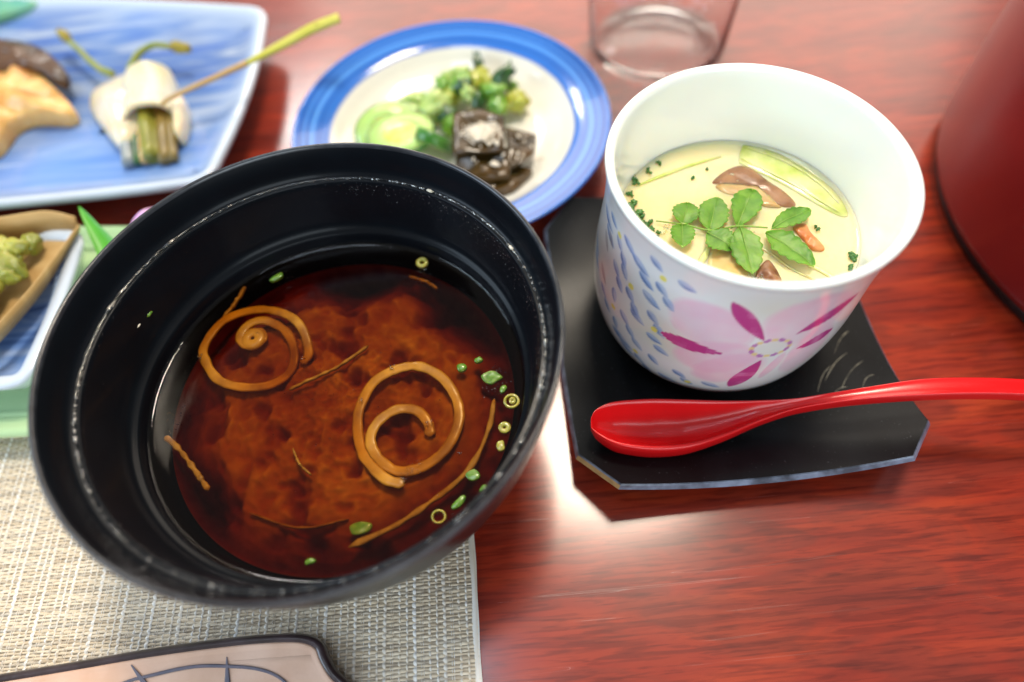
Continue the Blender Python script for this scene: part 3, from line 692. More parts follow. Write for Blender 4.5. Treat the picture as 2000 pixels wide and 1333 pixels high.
BLUES = [[-5.373, 5.685, 0.309, 0.685, 0.687], [-5.001, 6.051, 0.196, 0.332, 0.565], [-4.56, 5.651, -0.34, 0.433, 0.414], [-4.144, 6.0, 0.003, 0.547, 0.34], [-3.692, 5.749, 0.163, 0.604, 0.28], [-3.246, 6.288, -0.07, 0.399, 0.287], [-4.481, 4.727, -0.118, 0.434, 0.37], [-4.159, 4.976, -0.309, 0.359, 0.324], [-2.955, 5.5, -0.079, 0.371, 0.255], [-2.399, 6.119, 0.322, 0.426, 0.238], [-4.835, 3.287, -0.054, 0.431, 0.594], [-4.315, 3.764, -0.652, 0.333, 0.382], [-3.776, 4.419, -0.15, 0.367, 0.302], [-3.15, 4.882, 0.17, 0.556, 0.246], [-3.757, 3.353, -0.166, 0.461, 0.373], [-3.385, 3.877, 0.16, 0.48, 0.285], [-2.955, 4.3, -0.043, 0.274, 0.258], [-4.095, 2.641, -0.7, 0.357, 0.515], [-3.781, 2.17, 0.327, 0.777, 0.541], [-3.199, 2.651, -0.073, 0.402, 0.388], [-2.761, 3.505, 0.369, 0.354, 0.281], [-2.617, 2.415, -0.24, 0.416, 0.406], [-3.048, 1.806, -0.238, 0.486, 0.704], [-2.08, 1.567, 0.26, 0.602, 0.712], [-1.831, 2.296, -0.023, 0.408, 0.398], [-0.91, 2.069, 0.113, 0.529, 0.426], [-5.938, 4.049, 0.293, 0.731, 1.175]]
GREYS = [[-5.259, 4.953, -0.214, 0.487, 0.433], [-5.016, 5.271, -0.179, 0.394, 0.389], [-5.02, 3.844, -0.142, 0.553, 0.404]]
YELLOWS = [[-4.63, 5.91], [-3.0, 5.92], [-3.82, 4.74], [-4.26, 3.27], [-2.83, 3.89], [-3.22, 2.16], [-1.53, 1.91]]
GREENISH = [(-5.31, 3.67, 0.8, (0.55, 0.56, 0.45), 0.4), (-2.69, 3.65, 0.75, (0.6, 0.64, 0.45), 0.5), (-4.89, 4.56, 0.7, (0.6, 0.52, 0.5), 0.35), (-0.56, 5.99, 0.6, (0.66, 0.74, 0.6), 0.5), (-5.35, 2.63, 0.9, (0.72, 0.62, 0.72), 0.4)]
RINGC = (0.036, 4.309)
build_cup()
_c = bpy.data.objects['painted_cup']; _c.rotation_euler = (0, math.radians(1.7), 0); _c.location.x -= .2*S      # the cup leans a hair on the curved coaster

# custard
pr = [(0, 4.70), (1.2, 4.705), (2.2, 4.70), (2.8, 4.69), (3.05, 4.695), (3.17, 4.73), (3.212, 4.78), (3.205, 4.6), (3.15, 3.6), (3.0, 2.4), (2.0, 1.4), (0, 1.2)]
V, F = lathe(pr, 140, CC); F = [x[::-1] for x in F]
for i, v in enumerate(V):
    if v[2] > 4.65 and math.hypot(v[0]-CC[0], v[1]-CC[1]) < 3.0: V[i][2] += .02*mn.noise(Vector((v[0]*1.2, v[1]*1.2, 0)))
o = link_mesh('egg_custard', V, F, M['custard'], origin=(*CC, 1.2)); tag(o, 'pale yellow steamed egg custard filling the painted cup', 'custard'); o.location.x -= .07*S
def piece(name, pts, z, th, m, lb, cat, **kw):
    V, F = slab(pts, z, th, **kw); c = np.mean(np.array(pts)[:, :2], 0)
    o = link_mesh(name, V, F, M[m], origin=(c[0], c[1], z)); return tag(o, lb, cat)
piece('celery_stalk', [(7.38, 14.62), (7.5, 14.62), (8.25, 14.15), (8.95, 13.3), (9.40, 12.5), (9.52, 11.75), (9.36, 11.5), (8.80, 12.0), (8.21, 12.75), (7.36, 13.60), (7.12, 13.84), (7.10, 13.98)], 4.585, .13, 'celery', 'wide pale green stalk slice along the far right side of the custard', 'stalk slice', dome=.04, amp=.05, fr=3)
for k, dz in ((.16, -.02), (.93, -.02)):
    a = np.array([(7.13, 13.91), (8.21, 12.79), (8.80, 12.07), (9.23, 11.62)]); b = np.array([(7.41, 14.5), (8.4, 13.8), (9.05, 12.9), (9.36, 12.0)])
    P = a*(1-k)+b*k; V, F = tube([(x, y, 4.765+dz) for x, y in P], [.02, .04, .04, .02], 8, 24, .6)
    o = link_mesh('stalk_rib', V, F, M['celery'], None, origin=(8.2, 13, 4.7)); o.parent = bpy.data.objects['celery_stalk']; o.location = Vector((8.2, 13, 4.7))*S-bpy.data.objects['celery_stalk'].location
piece('mushroom_slice', [(6.12, 13.19), (6.52, 13.56), (7.02, 13.77), (7.38, 13.6), (7.69, 13.1), (8.06, 12.58), (8.22, 12.09), (7.94, 12.02), (7.7, 12.22), (7.46, 12.77), (7.13, 12.99), (6.64, 13.15)], 4.585, .13, 'mushroom', 'brown curved mushroom slice between the leaves and the pale stalk', 'mushroom slice', dome=.04, amp=.08, fr=3)
piece('mushroom_flesh', [(6.23, 13.11), (7.13, 12.99), (7.46, 12.77), (7.7, 12.22), (7.77, 12.04), (7.29, 12.16), (7.22, 12.51), (6.45, 12.73)], 4.60, .13, 'mushpale', 'tan mushroom flesh just under the brown curved slice', 'mushroom slice', dome=.03, amp=.08, fr=3)
piece('chicken_slice', [(5.57, 10.89), (5.86, 10.88), (6.15, 10.56), (6.39, 9.77), (6.38, 9.4), (6.01, 9.3), (5.57, 9.6), (5.25, 10.05)], 4.555, .16, 'chicken', 'smooth yellow slice half sunk at the near edge of the custard', 'food slice', dome=.05, amp=.05)
piece('mushroom_bit', [(6.86, 10.32), (7.02, 10.14), (7.08, 9.5), (6.6, 9.2), (6.43, 9.76)], 4.60, .12, 'mushroom', 'crumpled brown mushroom bit at the near edge, right of the yellow slice', 'mushroom slice', dome=.05, amp=.2, fr=4)
piece('carrot_chip', [(7.89, 11.3), (8.21, 11.37), (8.27, 11.04), (8.47, 10.48), (8.17, 10.47), (8.06, 10.74)], 4.66, .12, 'orange', 'small orange chip at the tip of the right leaflet', 'vegetable chip', dome=.03, amp=.08, fr=4)
for P, w0, lb in [([(3.98, 13.36), (4.9, 13.71), (5.87, 14.02), (6.63, 14.2)], [.03, .06, .055, .03], 'thin yellow green stalk along the far left side of the custard'),
              ([(7.92, 10.04), (8.14, 9.86), (8.43, 9.52)], [.07, .08, .07], 'short light green stalk under the right leaflet'),
              ([(5.49, 10.9), (5.3, 10.61), (5.1, 10.35)], [.06, .10, .08], 'stubby green stalk beside the yellow slice'),
              ([(6.5, 11.1), (7.08, 10.5), (7.42, 10.0), (7.95, 9.5)], [.03, .045, .045, .03], 'thin pale strip running under the leaves to the near edge')]:
    V, F = tube([(x, y, 4.71) for x, y in P], w0, 10, 26, .6)
    o = link_mesh('thin_stalk', V, F, M['chicken' if 'strip' in lb else 'celery'], origin=(*P[0], 4.7)); tag(o, lb, 'stalk', 'green stalks on the custard')
HB = [(3.72, 12.55, .20, 'long dark herb clump hugging the left wall of the cup'), (4.0, 13.6, .16, 'mottled dark fleck where the thin stalk meets the cup wall'), (8.9, 9.75, .14, 'thin green herb streak low on the right edge of the custard'), (3.86, 12.19, .22, 'curly dark herb clump at the left edge of the custard'), (4.05, 11.84, .18, 'second dark herb clump, nearer than the curly one'), (4.22, 11.50, .12, 'small herb clump closest to the viewer at the left edge'), (3.75, 13.02, .14, 'herb fleck at the far left edge of the custard'), (6.12, 13.74, .06, 'tiny green fleck above the brown mushroom slice'), (8.52, 11.17, .11, 'faint green fleck right of the orange chip'), (9.13, 10.15, .16, 'green herb piece at the right edge of the custard'), (4.40, 13.88, .12, 'herb fleck at the end of the thin stalk'), (4.81, 14.1, .13, 'dark fleck at the far left rim of the custard'), (5.64, 13.43, .09, 'greyish green fleck between thin stalk and mushroom')]
for i, (x, y, s, lb) in enumerate(HB):
    parts = []
    rn = random.Random(i)
    for q in range(9 if s > .15 else 4):
        V, F = blob((x+rn.uniform(-.5, .5)*s, y+rn.uniform(-1.0, 1.0)*s, 4.72+rn.uniform(0, .05)), (s*.5, s*.28, .04), rn.uniform(0, 3), .5, 3, 2, q+i)
        parts.append((V, F))
    V, F, mi = join(parts); o = link_mesh('herb_fleck', V, F, M['herb'], origin=(x, y, 4.7)); tag(o, lb, 'herb', 'herb flecks on the custard')

# leaf sprig
SP0 = (6.2, 11.3, 4.8)
sprig = thing('leaf_sprig', 'fresh green sprig of eight toothed leaflets lying on the custard', 'sprig', SP0)
V, F = tube([(4.26, 11.93, 4.80), (4.73, 11.73, 4.86), (4.93, 11.68, 4.87), (5.61, 11.35, 4.88), (6.33, 11.39, 4.90), (7.12, 11.24, 4.90)], [.018, .022, .025, .028, .028, .02], 8, 50); link_mesh('stem', V, F, M['vein'], sprig)
V, F = tube([(5.61, 11.35, 4.83), (5.95, 11.30, 4.82), (6.36, 11.44, 4.87)], .014, 6, 16); link_mesh('stem', V, F, M['vein'], sprig)
def leaflet(bx, by, tx, ty, wd, seed, cup=.10, shape=0):
    B = np.array([bx, by]); T = np.array([tx, ty]); D = T-B; L = np.linalg.norm(D); D /= L; Nn = np.array([-D[1], D[0]])
    ns, nw = 60, 13; V = []
    for i in range(ns):
        s = i/(ns-1)
        if shape == 0: prof = math.sin(PI*s**.85)**.62
        elif shape == 1: prof = min(1, s/.30)**.75*(1-max(0, (s-.45)/.55)**2.0)**.75 if s < 1 else 0
        else: prof = (math.sin(PI*s**1.25))**.55
        prof *= 1+.08*mn.noise(Vector((s*3, seed, 1)))
        tooth = .16*(abs((s*6.3+seed*.37) % 1-.5)*2)**.8
        hw = wd/2*max(.015, prof)*((.90+tooth) if .10 < s < .98 else 1)
        for j in range(nw):
            q = -1+2*j/(nw-1)
            p = B+D*L*s+Nn*q*hw
            vein = .012*abs(math.sin((s*7-abs(q)*1.6)*PI))*abs(q)
            z = 4.85+cup*abs(q)**1.5*(.2+.25*(seed % 3))+.05*math.sin(PI*s)-.10*max(0, s-.7)*(seed % 2)+.045*mn.noise(Vector((p[0]*2.3, p[1]*2.3, seed)))*1.4+vein+.02*seed % .05
            if abs(q) < .05: z -= .012
            V.append((p[0], p[1], z))
    V = np.array(V); n = len(V); Vb = V.copy(); Vb[:, 2] -= .018
    F = grid_faces(ns, nw, False); Fb = [tuple(k+n for k in q)[::-1] for q in F]
    rim = [j for j in range(nw)]+[i*nw+nw-1 for i in range(1, ns)]+[(ns-1)*nw+j for j in range(nw-2, -1, -1)]+[i*nw for i in range(ns-2, 0, -1)]
    Fr = [(rim[k], rim[(k+1) % len(rim)], rim[(k+1) % len(rim)]+n, rim[k]+n) for k in range(len(rim))]
    o = link_mesh('leaflet', np.vstack([V, Vb]), F+Fb+Fr, M['leaf'], sprig)
    V, F = tube([(*(B+D*L*s), 4.868+.05*math.sin(PI*s)+.012+.045*mn.noise(Vector((*(B+D*L*s)*2.3, seed)))*1.4+.02*seed % .05) for s in np.linspace(0, .9, 12)], [.014, .004], 6)
    link_mesh('midrib', V, F, M['vein'], o)
for i, (a, b, c, d, wd, sh) in enumerate([(4.94, 11.66, 5.24, 12.42, .72, 0), (4.89, 11.61, 4.74, 10.84, .65, 0), (5.61, 11.39, 6.06, 12.52, .85, 0), (5.50, 11.28, 6.05, 10.60, .80, 1), (6.36, 11.40, 7.11, 12.68, .80, 2), (6.42, 11.37, 6.33, 9.79, .84, 1), (7.22, 11.20, 8.42, 11.73, .56, 2), (7.05, 11.12, 7.95, 9.85, .80, 1)]):
    leaflet(a, b, c, d, wd, i+1, shape=sh)
# droplets on and around the sprig
parts = []
rn = random.Random(11)
for (x, y) in [(5.18, 11.5), (5.9, 11.55), (6.0, 11.35), (5.62, 11.2), (6.36, 9.8), (6.5, 9.75), (4.6, 11.75), (5.3, 12.05), (6.7, 11.3), (4.4, 11.6)]:
    for q in range(4): parts.append(tiny((x+rn.uniform(-.12, .12), y+rn.uniform(-.1, .1), 4.75+rn.uniform(0, .03)), rn.uniform(.018, .045), .03, 8, 6))
V, F, mi = join(parts); o = link_mesh('broth_droplets', V, F, M['drop'], origin=(5.5, 11.4, 4.7)); tag(o, 'shiny droplets of broth on the custard around the leaf sprig', 'droplets', kind='stuff')

# ------------------------------------------------------------ red spoon
SP_U = [(1.97, 7.49, 1.9), (2.17, 7.74, 1.9), (2.7, 7.9, 1.9), (3.72, 7.9, 1.85), (4.72, 7.8, 1.8), (5.72, 7.69, 1.75), (6.71, 7.6, 1.75), (7.66, 7.51, 1.85), (8.61, 7.51, 2.0), (9.67, 7.5, 2.2), (10.97, 7.48, 2.4), (12.25, 7.33, 2.5), (13.54, 7.13, 2.5), (15.1, 6.83, 2.4), (16.96, 6.46, 2.2)]
SP_L = [(1.93, 7.22, 1.9), (2.1, 7.02, 1.9), (2.61, 6.69, 1.9), (3.52, 6.49, 1.85), (4.5, 6.48, 1.8), (5.54, 6.69, 1.75), (6.62, 7.01, 1.75), (7.6, 7.2, 1.85), (8.52, 7.22, 2.0), (9.54, 7.16, 2.2), (10.79, 7.03, 2.4), (12.06, 6.89, 2.5), (13.34, 6.72, 2.5), (14.9, 6.46, 2.4), (16.75, 6.1, 2.2)]
def spoon():
    n = 120
    Uu = cr(SP_U, n); Ll = cr(SP_L, n); t = np.linspace(0, 14, n)
    sag = np.interp(t, [0, .5, 1, 2, 3, 4, 5, 6, 7, 8, 10, 14], [.03, .18, .42, .72, .80, .72, .50, .24, .10, .05, .04, .03])
    thk = np.interp(t, [0, 1, 3, 5, 7, 9, 14], [.10, .14, .16, .22, .32, .36, .34])
    for A in (Uu, Ll): A[:, 2] += .12
    V = []
    k1 = 16
    for i in range(n):
        a, b = Uu[i], Ll[i]
        for q in range(k1+1):       # inner surface
            s = q/k1; p = a+(b-a)*(.03+.94*s); z = -sag[i]*(1-abs(2*s-1)**2.4); V.append((p[0], p[1], p[2]+z))
        mid = (a+b)/2
        for q in range(k1+1):       # outer surface back again
            ph_ = PI*q/k1; cc_ = math.cos(ph_); ac = math.copysign(abs(cc_)**.38, cc_); e = .5+(.545 if ac < 0 else .55)*ac; p = a+(b-a)*e; z = -(sag[i]+thk[i]+.12)*math.sin(ph_)**.8-.035
            V.append((p[0], p[1], p[2]+z))
    m = 2*(k1+1); F = grid_faces(n, m); F.append(tuple(range(m))[::-1]); F.append(tuple((n-1)*m+k for k in range(m)))
    o = link_mesh('spoon', V, F, M['spoon'], origin=(5, 7.2, 1.0)); tag(o, 'glossy red lacquered spoon lying across the front of the black coaster', 'spoon')
    md = o.modifiers.new('smooth', 'SUBSURF'); md.levels = 1; md.render_levels = 1
spoon()

# ------------------------------------------------------------ blue banded plate and pickles
PC = (-1.5, 20.4)
plate = thing('round_plate', 'round white plate with a broad blue banded rim holding pickles', 'plate', (*PC, 0))
prof = [(0, .25), (2.9, .25), (3.1, .02), (3.35, .02), (3.5, .35), (4.6, 1.05), (5.6, 1.56), (5.98, 1.74), (6.04, 1.8), (6.02, 1.85), (5.93, 1.86), (5.4, 1.74), (4.85, 1.60), (4.6, 1.46), (4.2, 1.12), (3.6, .84), (3.0, .72), (1.5, .68), (0, .67)]
V, F = lathe(cr(prof, 80), 180, PC); link_mesh('plate_body', V, F, M['blue_plate'], plate)
def lay_local(o): return o
def cucumber(c, R, th, rot, tilt, rx, lb):
    t = thing('cucumber_slice', lb, 'cucumber slice', c, 'cucumber slices on the round plate')
    Rm = np.array(Matrix.Rotation(rot, 3, 'Z') @ Matrix.Rotation(tilt, 3, 'Y') @ Matrix.Rotation(rx, 3, 'X'))
    def put(name, prof, m):
        V, F = lathe(prof, 48, (0, 0, 0)); V[:, 0] *= 1.25
        link_mesh(name, V @ Rm.T+np.array(c), F, M[m], t)
    put('skin', [(R*.97, -th/2), (R, -th/2+.03), (R*1.01, 0), (R, th/2-.03), (R*.965, th/2)], 'cuke_skin')
    put('flesh', [(0, -th/2), (R*.97, -th/2), (R*.97, -th/2+.01), (R*.965, th/2), (R*.55, th/2+.004), (R*.5, th/2-.01)], 'cuke')
    put('seed_core', [(R*.5, th/2-.01), (R*.4, th/2+.012), (R*.2, th/2), (0, th/2+.01)], 'cuke_core')
cucumber((-3.45, 20.05, 1.55), 1.05, .28, .15, -.05, .10, 'front cucumber slice showing its round pale face, nearest the black bowl')
cucumber((-4.05, 20.75, 1.25), 1.05, .26, .45, -.1, .45, 'cucumber slice leaning behind the round faced one, left of the pickles')
cucumber((-2.2, 19.85, 1.30), .75, .45, 1.2, .9, .2, 'dark skinned cucumber end between the round slice and the kelp')
cucumber((-3.2, 21.3, 1.1), .70, .22, -.3, .2, .5, 'thin pale cucumber slice farthest back, below the chopped greens')
rn = random.Random(21)
GR = [(-2.93, 22.45, 1.35, 'green_pale', .42, .25, 'pale pickled stalk piece farthest left'), (-2.15, 21.75, 1.6, 'green_pale', .48, .42, 'round pale green stalk piece above the cucumber'),
      (-1.76, 23.16, 1.4, 'green_mid', .38, .30, 'bright green stalk piece at the far left of the heap'), (-1.25, 23.4, 1.55, 'green_pale', .50, .30, 'pale translucent stalk piece on the far side'),
      (-1.1, 22.6, 1.8, 'green_mid', .40, .30, 'bright green stalk piece in the middle of the heap'), (-.28, 23.95, 1.75, 'green_dark', .16, .42, 'dark pointed leaf sticking up at the far side'),
      (-.30, 23.15, 1.55, 'green_yellow', .32, .36, 'yellow leaf piece below the dark pointed leaf'), (.02, 22.95, 1.5, 'green_yellow', .28, .30, 'second yellow leaf piece in the middle'),
      (-.80, 21.95, 1.85, 'green_pale', .22, .34, 'small round pale stalk end with dark rim'), (.12, 22.0, 1.75, 'green_mid', .32, .48, 'long green stalk piece right of the middle'),
      (.62, 22.60, 1.95, 'green_dark', .52, .24, 'darkest green leaf piece on top at the right'), (.30, 21.5, 1.6, 'green_mid', .28, .50, 'green stalk piece standing behind the kelp'),
      (1.05, 21.7, 1.5, 'green_yellow', .40, .42, 'largest yellow leaf piece at the right end'), (-.95, 22.15, 2.0, 'green_dark', .26, .14, 'dark leaf shred on top of the heap'),
      (-1.67, 21.25, 1.4, 'green_dark', .30, .34, 'dark leaf piece between cucumber and kelp'), (-1.60, 20.9, 1.3, 'green_mid', .26, .30, 'green piece tucked by the left side of the kelp'),
      (-2.5, 22.0, 1.5, 'green_mid', .18, .40, 'green shred between the two palest pieces'), (-.45, 21.55, 1.7, 'green_dark', .24, .26, 'dark leaf shred just above the kelp'),
      (-1.5, 22.3, 1.45, 'green_yellow', .30, .26, 'yellowish piece at the left of the heap'), (1.0, 22.9, 1.2, 'green_mid', .20, .20, 'small green bit at the upper right of the heap')]
for i, (x, y, z, mm, a, b, lb) in enumerate(GR):
    rot = rn.uniform(0, 3.14) if a > b*.6 else .1
    V, F = blob((x, y, z-.25), (a*1.25, b*1.25, .36), rot*.3, .42, 2.1, 3, i+2, rn.uniform(-.5, .5), rx=rn.uniform(-.5, .5))
    o = link_mesh('pickled_green', V, F, M[mm], origin=(x, y, z-.5)); tag(o, lb, 'pickle', 'chopped pickled greens on the round plate')
def kelp(pts, z, th, lb, **kw):
    V, F = slab(pts, z, th, bev=.06, n=60, amp=.10, fr=1.6, smooth=False, **kw); c = np.mean(np.array(pts), 0)
    V, F = slab(roundpoly(pts, .12, 4, 6), z, th, bev=.04, amp=.32, fr=1.3, smooth=False, **kw)
    o = link_mesh('kelp_square', V, F, M['kombu'], origin=(c[0], c[1], z)); return tag(o, lb, 'kelp', 'simmered kelp squares on the round plate')
kelp([(-1.5, 18.3), (.38, 18.2), (.52, 20.0), (-.4, 20.55), (-1.38, 20.45)], 1.88, .15, 'top square of dark brown kelp sprinkled with white flakes')
kelp([(-1.45, 17.5), (.5, 17.4), (.5, 18.6), (-1.4, 18.7)], 1.45, .22, 'near piece of brown kelp below the sprinkled square', tilty=.25)
kelp([(.45, 17.7), (1.5, 18.6), (1.68, 19.55), (.5, 20.0)], 1.3, .18, 'right piece of kelp overlapping beside the sprinkled square', tiltx=-.12)
kelp([(-.6, 16.9), (.6, 17.1), (1.4, 18.0), (.3, 18.6), (-.7, 18.2)], .85, .32, 'lowest kelp square resting on the plate')
parts = []
for k in range(300):
    u_, v_ = rn.gauss(0, .28), rn.gauss(0, .22)
    x, y = -.35+u_, 19.1+v_
    if k > 268: x, y = rn.uniform(-1.2, 1.5), rn.uniform(17.7, 20.2)
    if k > 285: x, y = rn.gauss(.02, .09), rn.gauss(17.75, .05)
    z = 2.12 if x < .45 and y > 18.2 else 1.80
    parts.append(blob((x, y, z+rn.uniform(0, .06)), (rn.uniform(.05, .15), rn.uniform(.03, .07), .025), rn.uniform(0, 3), .4, 2, 1, k))
V, F, mi = join(parts); o = link_mesh('white_flakes', V, F, M['salt'], origin=(-.4, 19.2, 2)); tag(o, 'white flakes scattered over the brown kelp', 'seasoning', kind='stuff')
V, F = tube([(1.45, 18.8, .92), (1.9, 18.75, .90), (2.25, 18.55, .94), (2.5, 18.2, 1.02)], [.015, .02, .018, .01], 6, 20, .3); o = link_mesh('sauce_trail', V, F, M['wisp'], origin=(2, 18.6, .9)); tag(o, 'thin brown thread on the white of the round plate right of the kelp', 'food thread')

# ------------------------------------------------------------ square blue plate with fish
sq = thing('square_plate', 'large square white plate washed with blue strokes, at the upper left', 'plate', (-18, 24, 0))
O = roundpoly([(-10.25, 18.25), (-9.25, 28.95), (-27.0, 32.6), (-27.5, 18.7)], 1.3, 9, 22, .28)
LY = [(3.4, .3), (2.2, .3), (2.0, .02), (1.7, .02), (1.5, .55), (.6, .95), (.08, 1.45), (0, 1.62), (.03, 1.74), (.13, 1.80), (.28, 1.78), (.45, 1.66), (.75, 1.45), (1.2, 1.32), (2.2, 1.24), (4.0, 1.2), (6.0, 1.2)]
V, F = ring_tray(O, LY)
o = link_mesh('plate_body', V, F, M['sometsuke'], sq)
at = o.data.attributes.new('rim', 'FLOAT', 'POINT'); n = len(O)
vals = np.repeat([1, 1, 1, 1, .8, .75, .75, .9, 1, 1, 1, .75, .25, .05, 0, 0, 0], n).astype(float); at.data.foreach_set('value', vals)
# fish
FO = [(-21.5, 26.9), (-19.83, 26.4), (-18.8, 25.7), (-17.7, 24.5), (-16.65, 23.2), (-16.75, 22.7), (-17.5, 22.8), (-18.4, 22.9), (-18.95, 22.5), (-19.1, 21.8), (-19.4, 21.2), (-20.8, 21.0), (-22.5, 22), (-23, 25.5)]
fish = thing('grilled_fish', 'golden grilled fish piece with dark charred skin on the square plate', 'fish', (-19.5, 23.5, 1.3))
V, F = slab(FO, 1.24, .75, .30, .2, 90, .55, 3, fr=1.1); link_mesh('flesh', V, F, M['fish'], fish)
SK = [(-22.5, 28.0), (-20.0, 27.5), (-18.5, 26.6), (-17.25, 25.15), (-17.1, 24.4), (-17.7, 24.75), (-18.6, 25.5), (-19.8, 25.6), (-21.5, 25.7)]
V, F = slab(SK, 1.75, .42, .22, .12, 70, .3, 8, fr=1.4); link_mesh('skin', V, F, M['fish_skin'], fish)
# squid wrap round stems
wrap = thing('squid_wrap', 'white squid sheet wrapped over a bundle of stems on the square plate', 'squid roll', (-13.8, 22.8, 1.3))
def arch(x0, y0, x1, y1, R0, R1, lift, n=26, m=24, a0=-.15, a1=PI+.15, th=.16):
    A = np.array([x0, y0, 1.35]); B = np.array([x1, y1, 1.35]); D = (B-A)/np.linalg.norm(B-A); Sx = np.array([D[1], -D[0], 0])
    V = []
    for k in (0, 1):
        for i in range(n):
            s = i/(n-1); c = A+(B-A)*s; R = (R0+(R1-R0)*s)-k*th
            for j in range(m):
                a = a0+(a1-a0)*j/(m-1); w_ = .12*mn.noise(Vector((s*2, a*1.3, 4)))
                V.append(c+Sx*math.cos(a)*(R+w_)+np.array([0, 0, math.sin(a)*(R+w_)*lift]))
    o_ = n*m; F = grid_faces(n, m, False); Fb = [tuple(q+o_ for q in x)[::-1] for x in F]
    rim = list(range(m))+[i*m+m-1 for i in range(1, n)]+[(n-1)*m+j for j in range(m-2, -1, -1)]+[i*m for i in range(n-2, 0, -1)]
    return np.array(V), F+Fb+[(rim[k], rim[(k+1) % len(rim)], rim[(k+1) % len(rim)]+o_, rim[k]+o_) for k in range(len(rim))]
V, F = arch(-14.1, 25.0, -13.35, 22.1, .95, 1.15, 1.0); link_mesh('sheet', V, F, M['squid'], wrap)
V, F = slab([(-16.3, 24.6), (-15.4, 25.2), (-14.2, 25.2), (-13.7, 23.0), (-13.8, 21.2), (-14.3, 20.8), (-15.4, 22.2), (-16.2, 23.5)], 1.3, .35, .45, .1, 60, .22, 2, fr=.8, tiltx=.12); link_mesh('flap', V, F, M['squid'], wrap)
V, F = slab([(-12.35, 23.4), (-12.0, 22.6), (-11.85, 21.2), (-12.05, 20.9), (-12.3, 21.8), (-12.6, 22.8)], 1.3, .6, .25, .1, 40, .1, 5); link_mesh('flap', V, F, M['squid'], wrap)
ST = [(-.85, 'stem_grey', .26), (-.50, 'green_dark', .18), (-.22, 'mushpale', .20), (.14, 'stem_olive', .32), (.60, 'stem_brown', .27), (.92, 'stem_brown', .20), (.05, 'stem_olive', .26)]
for i, (dx, mm, rr) in enumerate(ST):
    up = .25 if i == 6 else 0
    P = [(-14.2+dx*.9, 24.3, 1.55+up), (-13.6+dx, 22.3, 1.60+up), (-13.0+dx*.95, 19.9+.05*i % .2, 1.52+up*.8)]
    V, F = tube(P, [rr, rr, rr*.95], 10, 14)
    o = link_mesh('simmered_stem', V, F, M[mm], origin=P[1]); tag(o, ['silvery grey strip at the left of the bundle', 'narrow dark green stem second from the left of the bundle', 'pale tan stem in the bundle under the squid', 'thick olive green stem in the middle of the bundle', 'brown stem right of the thick olive one', 'thin brown stem at the right side of the bundle', 'olive stem lying on top of the bundle'][i], 'stem', 'stems bundled under the squid sheet')
sk = thing('bamboo_skewer', 'yellow green bamboo skewer reaching over the right edge of the square plate', 'skewer', (-9, 23, 3))
V, F = tube([(-12.6, 22.2, 2.3), (-12.0, 22.36, 2.5), (-9.09, 23.06, 3.1)], [.09, .11, .15], 8, 20, .7); link_mesh('shaft', V, F, M['cedar'], sk)
V, F = tube([(-9.09, 23.06, 3.1), (-7.7, 23.42, 3.45), (-6.41, 23.76, 3.8), (-5.34, 23.96, 4.0)], [.15, .25, .28, .27], 8, 24, .5); link_mesh('grip', V, F, M['bamboo'], sk)
V, F = tube([(-6.3, 23.78, 3.82), (-6.15, 23.80, 3.85)], .26, 8, 4, .55); link_mesh('node', V, F, M['fern_tip'], sk)
for P, lb in [([(-15.3, 24.8, 2.0), (-16.0, 25.3, 2.0), (-16.8, 26.2, 2.1), (-17.5, 27.0, 2.2)], 'fern shoot pointing up left behind the squid wrap'), ([(-14.7, 25.0, 1.9), (-14.3, 25.6, 2.2), (-13.6, 25.85, 2.4), (-12.9, 25.8, 2.3)], 'fern shoot curling to the right behind the squid wrap')]:
    t = thing('fern_shoot', lb, 'fern shoot', P[0], 'fern shoots on the square plate')
    V, F = tube(P, [.16, .14, .12, .12], 8, 24); link_mesh('stalk', V, F, M['fern'], t)
    e = P[-1]; V, F = blob((e[0]+(-.35 if 'left' in lb else .35), e[1]+(.45 if 'left' in lb else -.1), e[2]), (.55, .22, .2), 2.3 if 'left' in lb else -.3, .3, 2, 3, 4); link_mesh('tip', V, F, M['fern_tip'], t)
o = None
V, F = slab([(-24, 29.6), (-22, 30.3), (-20.4, 31.0), (-20.7, 31.45), (-22.6, 31.9), (-25, 31.9)], 1.35, .35, .15, .1, 40, .1, 2); o = link_mesh('teal_garnish', V, F, M['teal'], origin=(-22, 31, 1.3)); tag(o, 'blurred teal and green garnish in the far left corner of the square plate', 'garnish')

# ------------------------------------------------------------ celadon tray, dish, cedar boat
tr = thing('celadon_tray', 'pale green glazed tray left of the black bowl, partly under it', 'tray', (-18, 13, 0))
O = roundpoly([(-10.9, 8.9), (-11.2, 16.9), (-27, 18.6), (-27, 9.9)], .8, 8, 14, .1)
V, F = ring_tray(O, [(2, .45), (1.5, .15), (1.2, .15), (1.0, .5), (.1, .85), (0, 1.02), (.04, 1.14), (.16, 1.2), (.32, 1.16), (.6, .95), (1.0, .86), (2.6, .84)]); link_mesh('tray_body', V, F, M['celadon'], tr)
V, F = ring_tray(O, [(.75, .925), (.78, .96), (.92, .96), (.95, .90)]); F = F[:-2]; link_mesh('raised_line', V, F, M['celadon'], tr)
dsh = thing('small_dish', 'small white dish with indigo wash standing on the pale green tray', 'dish', (-18, 13, .9))
O = roundpoly([(-14.35, 10.1), (-14.05, 16.2), (-21.5, 17.0), (-21.5, 10.6)], .9, 9, 12, .1)
V, F = ring_tray(O, [(2, 1.1), (1.2, 1.1), (1.05, .87), (.9, .87), (.75, 1.2), (.25, 1.6), (.02, 2.05), (0, 2.12), (.05, 2.2), (.18, 2.23), (.42, 2.18), (.62, 1.9), (.9, 1.4), (1.4, 1.3), (2.6, 1.28)])
